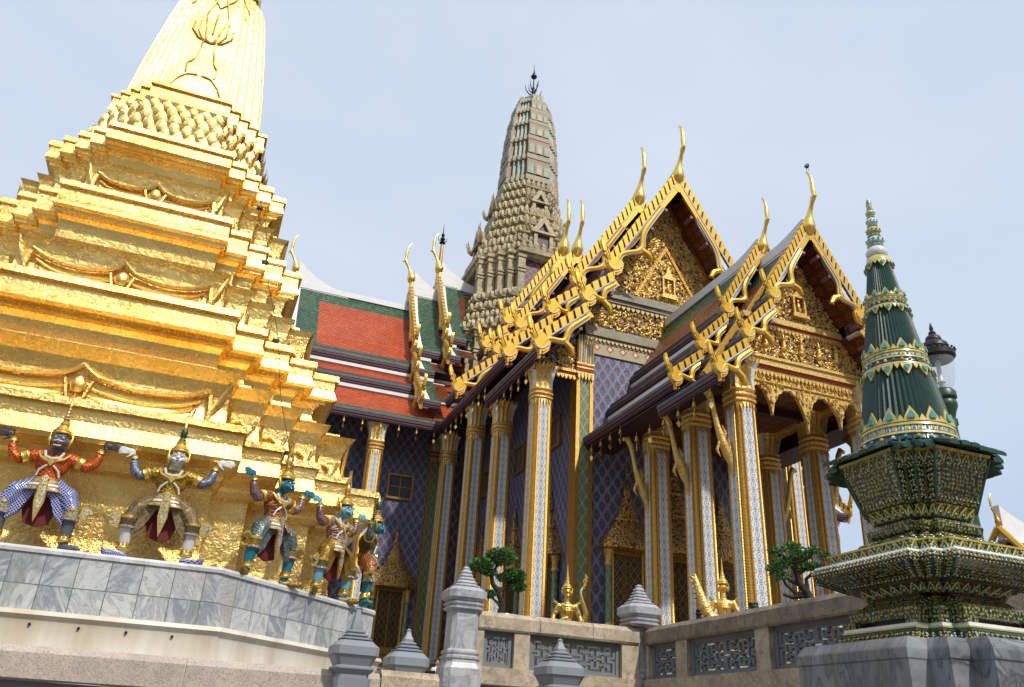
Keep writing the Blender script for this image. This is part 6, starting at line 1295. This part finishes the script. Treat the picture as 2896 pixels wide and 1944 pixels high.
for i, (c, r, n) in enumerate((((-.10, .06, .72), (.15, .15, .07), 520), ((-.02, .0, .60), (.14, .14, .07), 480), ((.12, -.12, .68), (.10, .10, .05), 260), ((.24, -.2, .60), (.09, .09, .06), 240), ((-.30, .2, .66), (.10, .1, .05), 260), ((-.22, .14, .50), (.15, .15, .085), 560), ((.06, -.06, .46), (.13, .13, .055), 380), ((.14, -.14, .44), (.09, .09, .05), 200), ((-.32, .22, .42), (.12, .12, .06), 330), ((-.26, .18, .32), (.15, .15, .06), 420), ((.0, 0, .44), (.1, .1, .05), 200))):
    part('foliage_pad', lambda b: leaves(b, c, r, n, .036, i + 30, shell=.8), LM, t)
pot('low bowl holding the loose bonsai behind the shaded rail', (8.15, 9.78, 1.90), .33)
# ------------------------------------------------------------------ kinnari statues
def kinnari(label, loc, rz, tail):
    t = thing('kinnari_statue', label, 'statue', loc, rz, 'gilded kinnari statues behind the balustrades')
    pr = []
    for sx in (-1, 1):
        pr += [('t', [(sx * .09, .02, .62), (sx * .10, -.03, .40), (sx * .09, .03, .22), (sx * .09, .0, .10)], [.10, .075, .05, .04], 'g'), ('t', [(sx * .09, -.02, .09), (sx * .10, -.16, .075)], [.035, .02], 'g'), ('t', [(sx * .09, -.02, .09), (sx * .06, -.14, .075)], [.03, .016], 'g'), ('t', [(sx * .09, .02, .09), (sx * .09, .10, .075)], [.03, .014], 'g')]
    pr += [('e', (0, .03, .70), (.165, .15, .13), 'g'), ('t', [(0, .0, .72), (0, -.005, .86), (0, 0, .99)], [.115, .098, .125], 'g'), ('e', (0, .0, 1.05), (.165, .095, .105), 'g'), ('t', [(0, 0, 1.12), (0, -.005, 1.25)], [.05, .043], 'g'), ('e', (0, -.015, 1.33), (.072, .085, .098), 'g'), ('e', (0, -.10, 1.325), (.013, .018, .02), 'g'), ('e', (0, -.075, 1.265), (.035, .03, .025), 'g')]
    for sx in (-1, 1): pr += [('t', [(sx * .155, .0, 1.085), (sx * .235, .01, .92), (sx * .265, -.02, .83)], [.052, .043, .036], 'g'), ('e', (sx * .074, 0, 1.32), (.012, .025, .035), 'g')]
    a = 1 if tail > 0 else -1
    pr += [('t', [(-a * .265, -.02, .83), (-a * .16, -.12, .80), (-a * .09, -.14, .84)], [.036, .03, .024], 'g'), ('t', [(a * .265, -.02, .83), (a * .22, -.02, .70), (a * .16, -.03, .58)], [.036, .03, .024], 'g')]
    for q in range(4): pr += [('t', [(-a * .09, -.145, .85 - q * .014), (-a * .03, -.15, .87 - q * .012), (-a * .0, -.14, .885 - q * .012)], [.011, .01, .008], 'g'), ('t', [(a * (.165 - q * .012), -.04, .57), (a * (.155 - q * .012), -.05, .52), (a * (.15 - q * .012), -.045, .48)], [.011, .01, .008], 'g')]
    pr += [('t', [(-a * .1, -.145, .84), (-a * .07, -.15, .88), (-a * .06, -.15, .905)], [.012, .011, .008], 'g'), ('t', [(a * .18, -.03, .60), (a * .13, -.07, .57), (a * .125, -.075, .54)], [.012, .011, .008], 'g')]
    solid('body', pr, dict(g='gold_bright'), t, .0085, 2)
    part('crown', lambda b: b.lathe([(.0, 0), (.088, 0), (.094, .02), (.085, .035), (.088, .05), (.07, .08), (.045, .11), (.05, .12), (.038, .14), (.04, .155), (.03, .17), (.032, .19), (.022, .21), (.024, .225), (.014, .27), (.004, .46)], 16, (0, -.01, 1.385)), 'gold_bright', t, smooth=35)
    part('face_relief', lambda b: [(b.sphere((sx * .028, -.092, 1.34), (.014, .008, .008), 8, 5), b.tube([(sx * .008, -.098, 1.355), (sx * .03, -.097, 1.362), (sx * .052, -.085, 1.352)], .004, 5)) for sx in (-1, 1)] + [b.tube([(-.022, -.096, 1.287), (0, -.102, 1.29), (.022, -.096, 1.287)], .005, 5)], 'gold_dark', t, smooth=60)
    for sx in (-1, 1):
        part('shoulder_flame', lambda b: b.prism([(sx * .15, 1.12), (sx * .20, 1.11), (sx * .25, 1.15), (sx * .245, 1.21), (sx * .235, 1.17), (sx * .2, 1.17)], -.015, .015), 'gold_bright', t)
        part('armlet', lambda b: b.tube([(sx * .195, .005, 1.0), (sx * .21, .008, .965)], .054, 12), 'gold_mosaic', t, smooth=40)
        part('ear_ornament', lambda b: b.tube([(sx * .08, .0, 1.27), (sx * .09, -.01, 1.33), (sx * .1, 0, 1.41)], [.01, .02, .004], 6), 'gold_bright', t, smooth=60)
    part('necklace', lambda b: (b.tube([(.11 * math.sin(a_), -.1 * math.cos(a_) * (1 if math.cos(a_) > 0 else .85), 1.12 - .05 * abs(math.cos(a_))) for a_ in [2 * math.pi * i / 24 for i in range(25)]], .014, 6), b.prism([(0, 1.06), (-.03, 1.02), (0, .96), (.03, 1.02)], -.115, -.095), b.prism([(0, 1.06), (-.03, 1.02), (0, .96), (.03, 1.02)], .09, .11), b.tube([(-.09, .09, 1.08), (0, .10, .98), (.09, .09, 1.08)], .01, 5), b.tube([(0, .105, .98), (0, .10, .86)], .01, 5)), 'gold_mosaic', t, smooth=50)
    part('belt', lambda b: b.lathe([(.13, .74), (.15, .75), (.155, .79), (.125, .80)], 24), 'gold_mosaic', t, smooth=40)
    def tl(b):
        s_ = a
        if tail > 0 or True:
            q = [(s_ * .06, .16, .66), (s_ * .22, .22, .70), (s_ * .36, .2, .84), (s_ * .40, .18, 1.0), (s_ * .34, .16, 1.16), (s_ * .29, .14, 1.30), (s_ * .285, .14, 1.40), (s_ * .33, .14, 1.47), (s_ * .37, .14, 1.44)] if abs(tail) == 1 else [(s_ * .0, .16, .66), (s_ * .12, .32, .72), (s_ * .28, .38, .8), (s_ * .36, .36, 1.0), (s_ * .42, .34, 1.2), (s_ * .47, .33, 1.38), (s_ * .48, .33, 1.5)]
            b.tube(q, [.10, .075, .055, .045, .036, .028, .022, .018, .008][:len(q)] if abs(tail) == 1 else [.12, .12, .10, .09, .07, .05, .01], 9)
            for f in ((.30, 1.44, .02, .12), (.34, 1.5, .0, .16), (.33, 1.58, .02, .12)) if abs(tail) == 1 else [(.36 + i * .02, .95 + i * .09, .06, .1) for i in range(6)]:
                b.tube([(s_ * f[0], .14 if abs(tail) == 1 else .34, f[1]), (s_ * (f[0] + .05 + f[2]), .14 if abs(tail) == 1 else .34, f[1] + f[3] * .6), (s_ * (f[0] + .03), .14 if abs(tail) == 1 else .34, f[1] + f[3] * 1.2)], [.02, .028, .004], 6)
    part('tail', tl, 'gold_bright' if abs(tail) == 1 else 'gold_mosaic', t, smooth=60)
    part('pedestal', lambda b: (b.box(-.28, .28, -.25, .3, -.42, .0), b.box(-.24, .24, -.22, .26, 0, .07)), 'marble_grey', t)
kinnari('gilded kinnari statue facing forward with a curling tail, right of the potted bonsai', (6.48, 14.3, 1.18), rad(-14), 1)
kinnari('gilded kinnari statue seen from behind with a feathered tail, at the shaded rail', (8.46, 12.22, 1.20), rad(150), 2)
# ------------------------------------------------------------------ people on the terrace
def person(label, loc, rz, shirt, h=1.62):
    t = thing('person', label, 'person', loc, rz); k = h / 1.7; pr = []
    for sx in (-1, 1):
        pr += [('t', [(sx * .09, 0, .88), (sx * .10, -.01, .48), (sx * .10, .02, .08)], [.09, .065, .045], 'leg'), ('t', [(sx * .10, .02, .05), (sx * .12, -.13, .035)], [.045, .035], 'shoe')]
        pr += [('t', [(sx * .17, 0, 1.38), (sx * .24, .02, 1.14)], [.06, .05], 'shirt'), ('t', [(sx * .24, .02, 1.14), (sx * .25, -.06, .92)], [.042, .03], 'skin'), ('e', (sx * .25, -.08, .86), (.022, .04, .045), 'skin')]
        for q in range(4): pr.append(('t', [(sx * .25, -.055 - q * .018, .84), (sx * .248, -.06 - q * .018, .79), (sx * .24, -.062 - q * .018, .765)], [.0095, .009, .007], 'skin'))
        pr.append(('t', [(sx * .245, -.10, .87), (sx * .235, -.125, .83)], [.011, .008], 'skin'))
    pr += [('t', [(0, 0, .88), (0, .0, 1.1), (0, 0, 1.32)], [.15, .145, .15], 'shirt'), ('e', (0, 0, 1.36), (.19, .10, .09), 'shirt'), ('t', [(0, 0, 1.42), (0, -.015, 1.52)], [.055, .05], 'skin'), ('e', (0, -.02, 1.60), (.075, .092, .115), 'skin'), ('e', (0, -.115, 1.585), (.014, .02, .02), 'skin')]
    for sx in (-1, 1): pr.append(('e', (sx * .078, -.005, 1.59), (.012, .025, .03), 'skin'))
    b = solid('body', pr, dict(leg='trouser_dark', shoe='paint_black', shirt=shirt, skin='skin_tan'), t, .012, 3)
    part('hair', lambda b: (b.sphere((0, .012, 1.635), (.088, .098, .10), 14, 9), b.sphere((0, .03, 1.56), (.08, .075, .09), 12, 8), [b.sphere((.06 * math.sin(i * 1.9), .02 + .05 * math.cos(i * 2.3), 1.71 + .012 * math.sin(i * 3.)), (.035, .035, .02), 7, 5) for i in range(9)]), 'hair_black', t, smooth=60)
    part('face_features', lambda b: [b.sphere((sx * .03, -.103, 1.61), (.013, .007, .008), 7, 5) for sx in (-1, 1)] + [b.tube([(-.025, -.107, 1.545), (0, -.112, 1.543), (.025, -.107, 1.545)], .005, 5)], 'paint_black', t, smooth=60)
    t.scale = (k, k, k); return t
person('dark haired person in grey shirt beside the second kinnari statue, mostly hidden', (8.78, 13.42, .75), rad(70), 'shirt_grey', 1.56)
person('person behind the shaded rail with only black hair showing above it', (8.95, 12.08, .75), rad(200), 'shirt_grey', 1.545)
person('person in white shirt half hidden behind the tall marble post', (8.58, 30.0, .75), rad(30), 'shirt_white', 1.66)
# ------------------------------------------------------------------ bird on the porch finial
t = thing('perched_bird', 'small black bird perched on the tip of the porch roof finial', 'bird', (17.52, 18.66, 19.02), rad(120))
solid('body', [('t', [(0, .12, .02), (0, .02, .10), (0, -.08, .20)], [.03, .085, .06], 'b'), ('e', (0, -.12, .26), (.05, .06, .05), 'b'), ('t', [(0, .1, .03), (0, .3, -.10)], [.035, .02], 'b')], dict(b='hair_black'), t, .014, 2)
part('beak', lambda b: b.tube([(0, -.16, .26), (0, -.24, .25)], [.02, .003], 6), 'grey_panel', t); part('legs', lambda b: [b.tube([(sx * .03, .0, .06), (sx * .03, -.01, -.12)], .008, 5) for sx in (-1, 1)], 'iron_black', t)
# ------------------------------------------------------------------ distant hall at the right edge
dh = thing('distant_hall', 'far hall with white ridge and red tiles at the right edge behind the green spire', 'hall', (0, 0, 0))
DT = lambda d, o, z: (37.5 + 22 - o, 30 - d, z)
def droof(b):
    for sd in (-1, 1):
        for (d0, z0, d1, z1), m in (((0, 10.9, .7, 9.95), 2), ((.7, 9.95, 3.2, 7.2), 0), ((3.2, 7.2, 3.6, 6.8), 1)): b.add([(sd * d0, 21.8, z0), (sd * d0, -8, z0), (sd * d1, -8, z1), (sd * d1, 21.8, z1)], [(0, 1, 2, 3)], m)
        b.add([(sd * 3.0, 23, 6.5), (sd * 3.0, -8, 6.5), (sd * 6.5, -8, 3.6), (sd * 6.5, 23, 3.6)], [(0, 1, 2, 3)], 3); b.box(min(sd * 3.4, sd * 3.7), max(sd * 3.4, sd * 3.7), -8, 21.7, 6.4, 6.8, 5)
    b.prism([(-3.5, 6.8), (3.5, 6.8), (0, 10.8)], 21.0, 21.2, 4)
droof_o = part('roof', droof, ['tile_orange', 'tile_green', 'white_plaster', 'tile_orange', 'maroon', 'maroon_dark'], dh, T=DT)
part('ridge_sweep', lambda b: b.prism([(21.9 - 4.5 * i / 10, 10.95 + 1.2 * (1 - i / 10) ** 2.2) for i in range(11)] + [(-8, 10.95), (-8, 10.4), (21.9, 10.4)], -.2, .2, 0, None, lambda u, v, t: (t, u, v)), 'white_plaster', droof_o, T=DT)
part('barge_board', lambda b: [b.tube([(sd * .05, 22, 11.0), (sd * 3.6, 22, 6.7)], .16, 6) for sd in (-1, 1)], 'gold_yellow', droof_o, T=DT)
b = MB(); chofa(b, DT, 21.9, 11.2, .52); b.build('roof_finial', 'gold_bright', droof_o, smooth=60)
part('wall', lambda b: b.box(38.9, 67, 25, 35, -1.6, 6.4), 'white_plaster', dh)
t = thing('low_pavilion', 'low pavilion roof with orange and blue tiles under the green dish', 'pavilion', (0, 0, 0))
def lp(b):
    for (o0, z0, o1, z1), m in (((0, 4.2, .6, 3.75), 2), ((.6, 3.75, 3.4, 1.7), 0), ((3.4, 1.7, 4, 1.26), 1)): b.add([(16.6, 16 - o0, z0), (30, 16 - o0, z0), (30, 16 - o1, z1), (16.6, 16 - o1, z1)], [(0, 1, 2, 3)], m); b.add([(16.6, 16 + o0, z0), (30, 16 + o0, z0), (30, 16 + o1, z1), (16.6, 16 + o1, z1)], [(0, 1, 2, 3)], m)
    b.prism([(12.0, 1.2), (16, 4.15), (20, 1.2)], 16.62, 16.7, 2, None, lambda u, v, t_: (t_, u, v))
part('roof', lp, ['tile_orange', 'blue_ground', 'white_plaster'], t); part('barge_board', lambda b: (b.tube([(16.5, 16, 4.35), (16.5, 11.8, 1.25)], .13, 8), b.tube([(16.5, 16, 4.35), (16.5, 20.2, 1.25)], .13, 8)), 'white_plaster', t, smooth=60)
part('wall', lambda b: b.box(17.2, 29, 13, 19, -1.6, 2.0), 'white_plaster', t); part('naga_finial', lambda b: b.prism([(13.2 - u * .9, 2.2 + v * .9) for u, v in NAGA], 16.35, 16.48, 0, None, lambda u, v, t_: (t_, u, v)), 'gold_yellow', t)
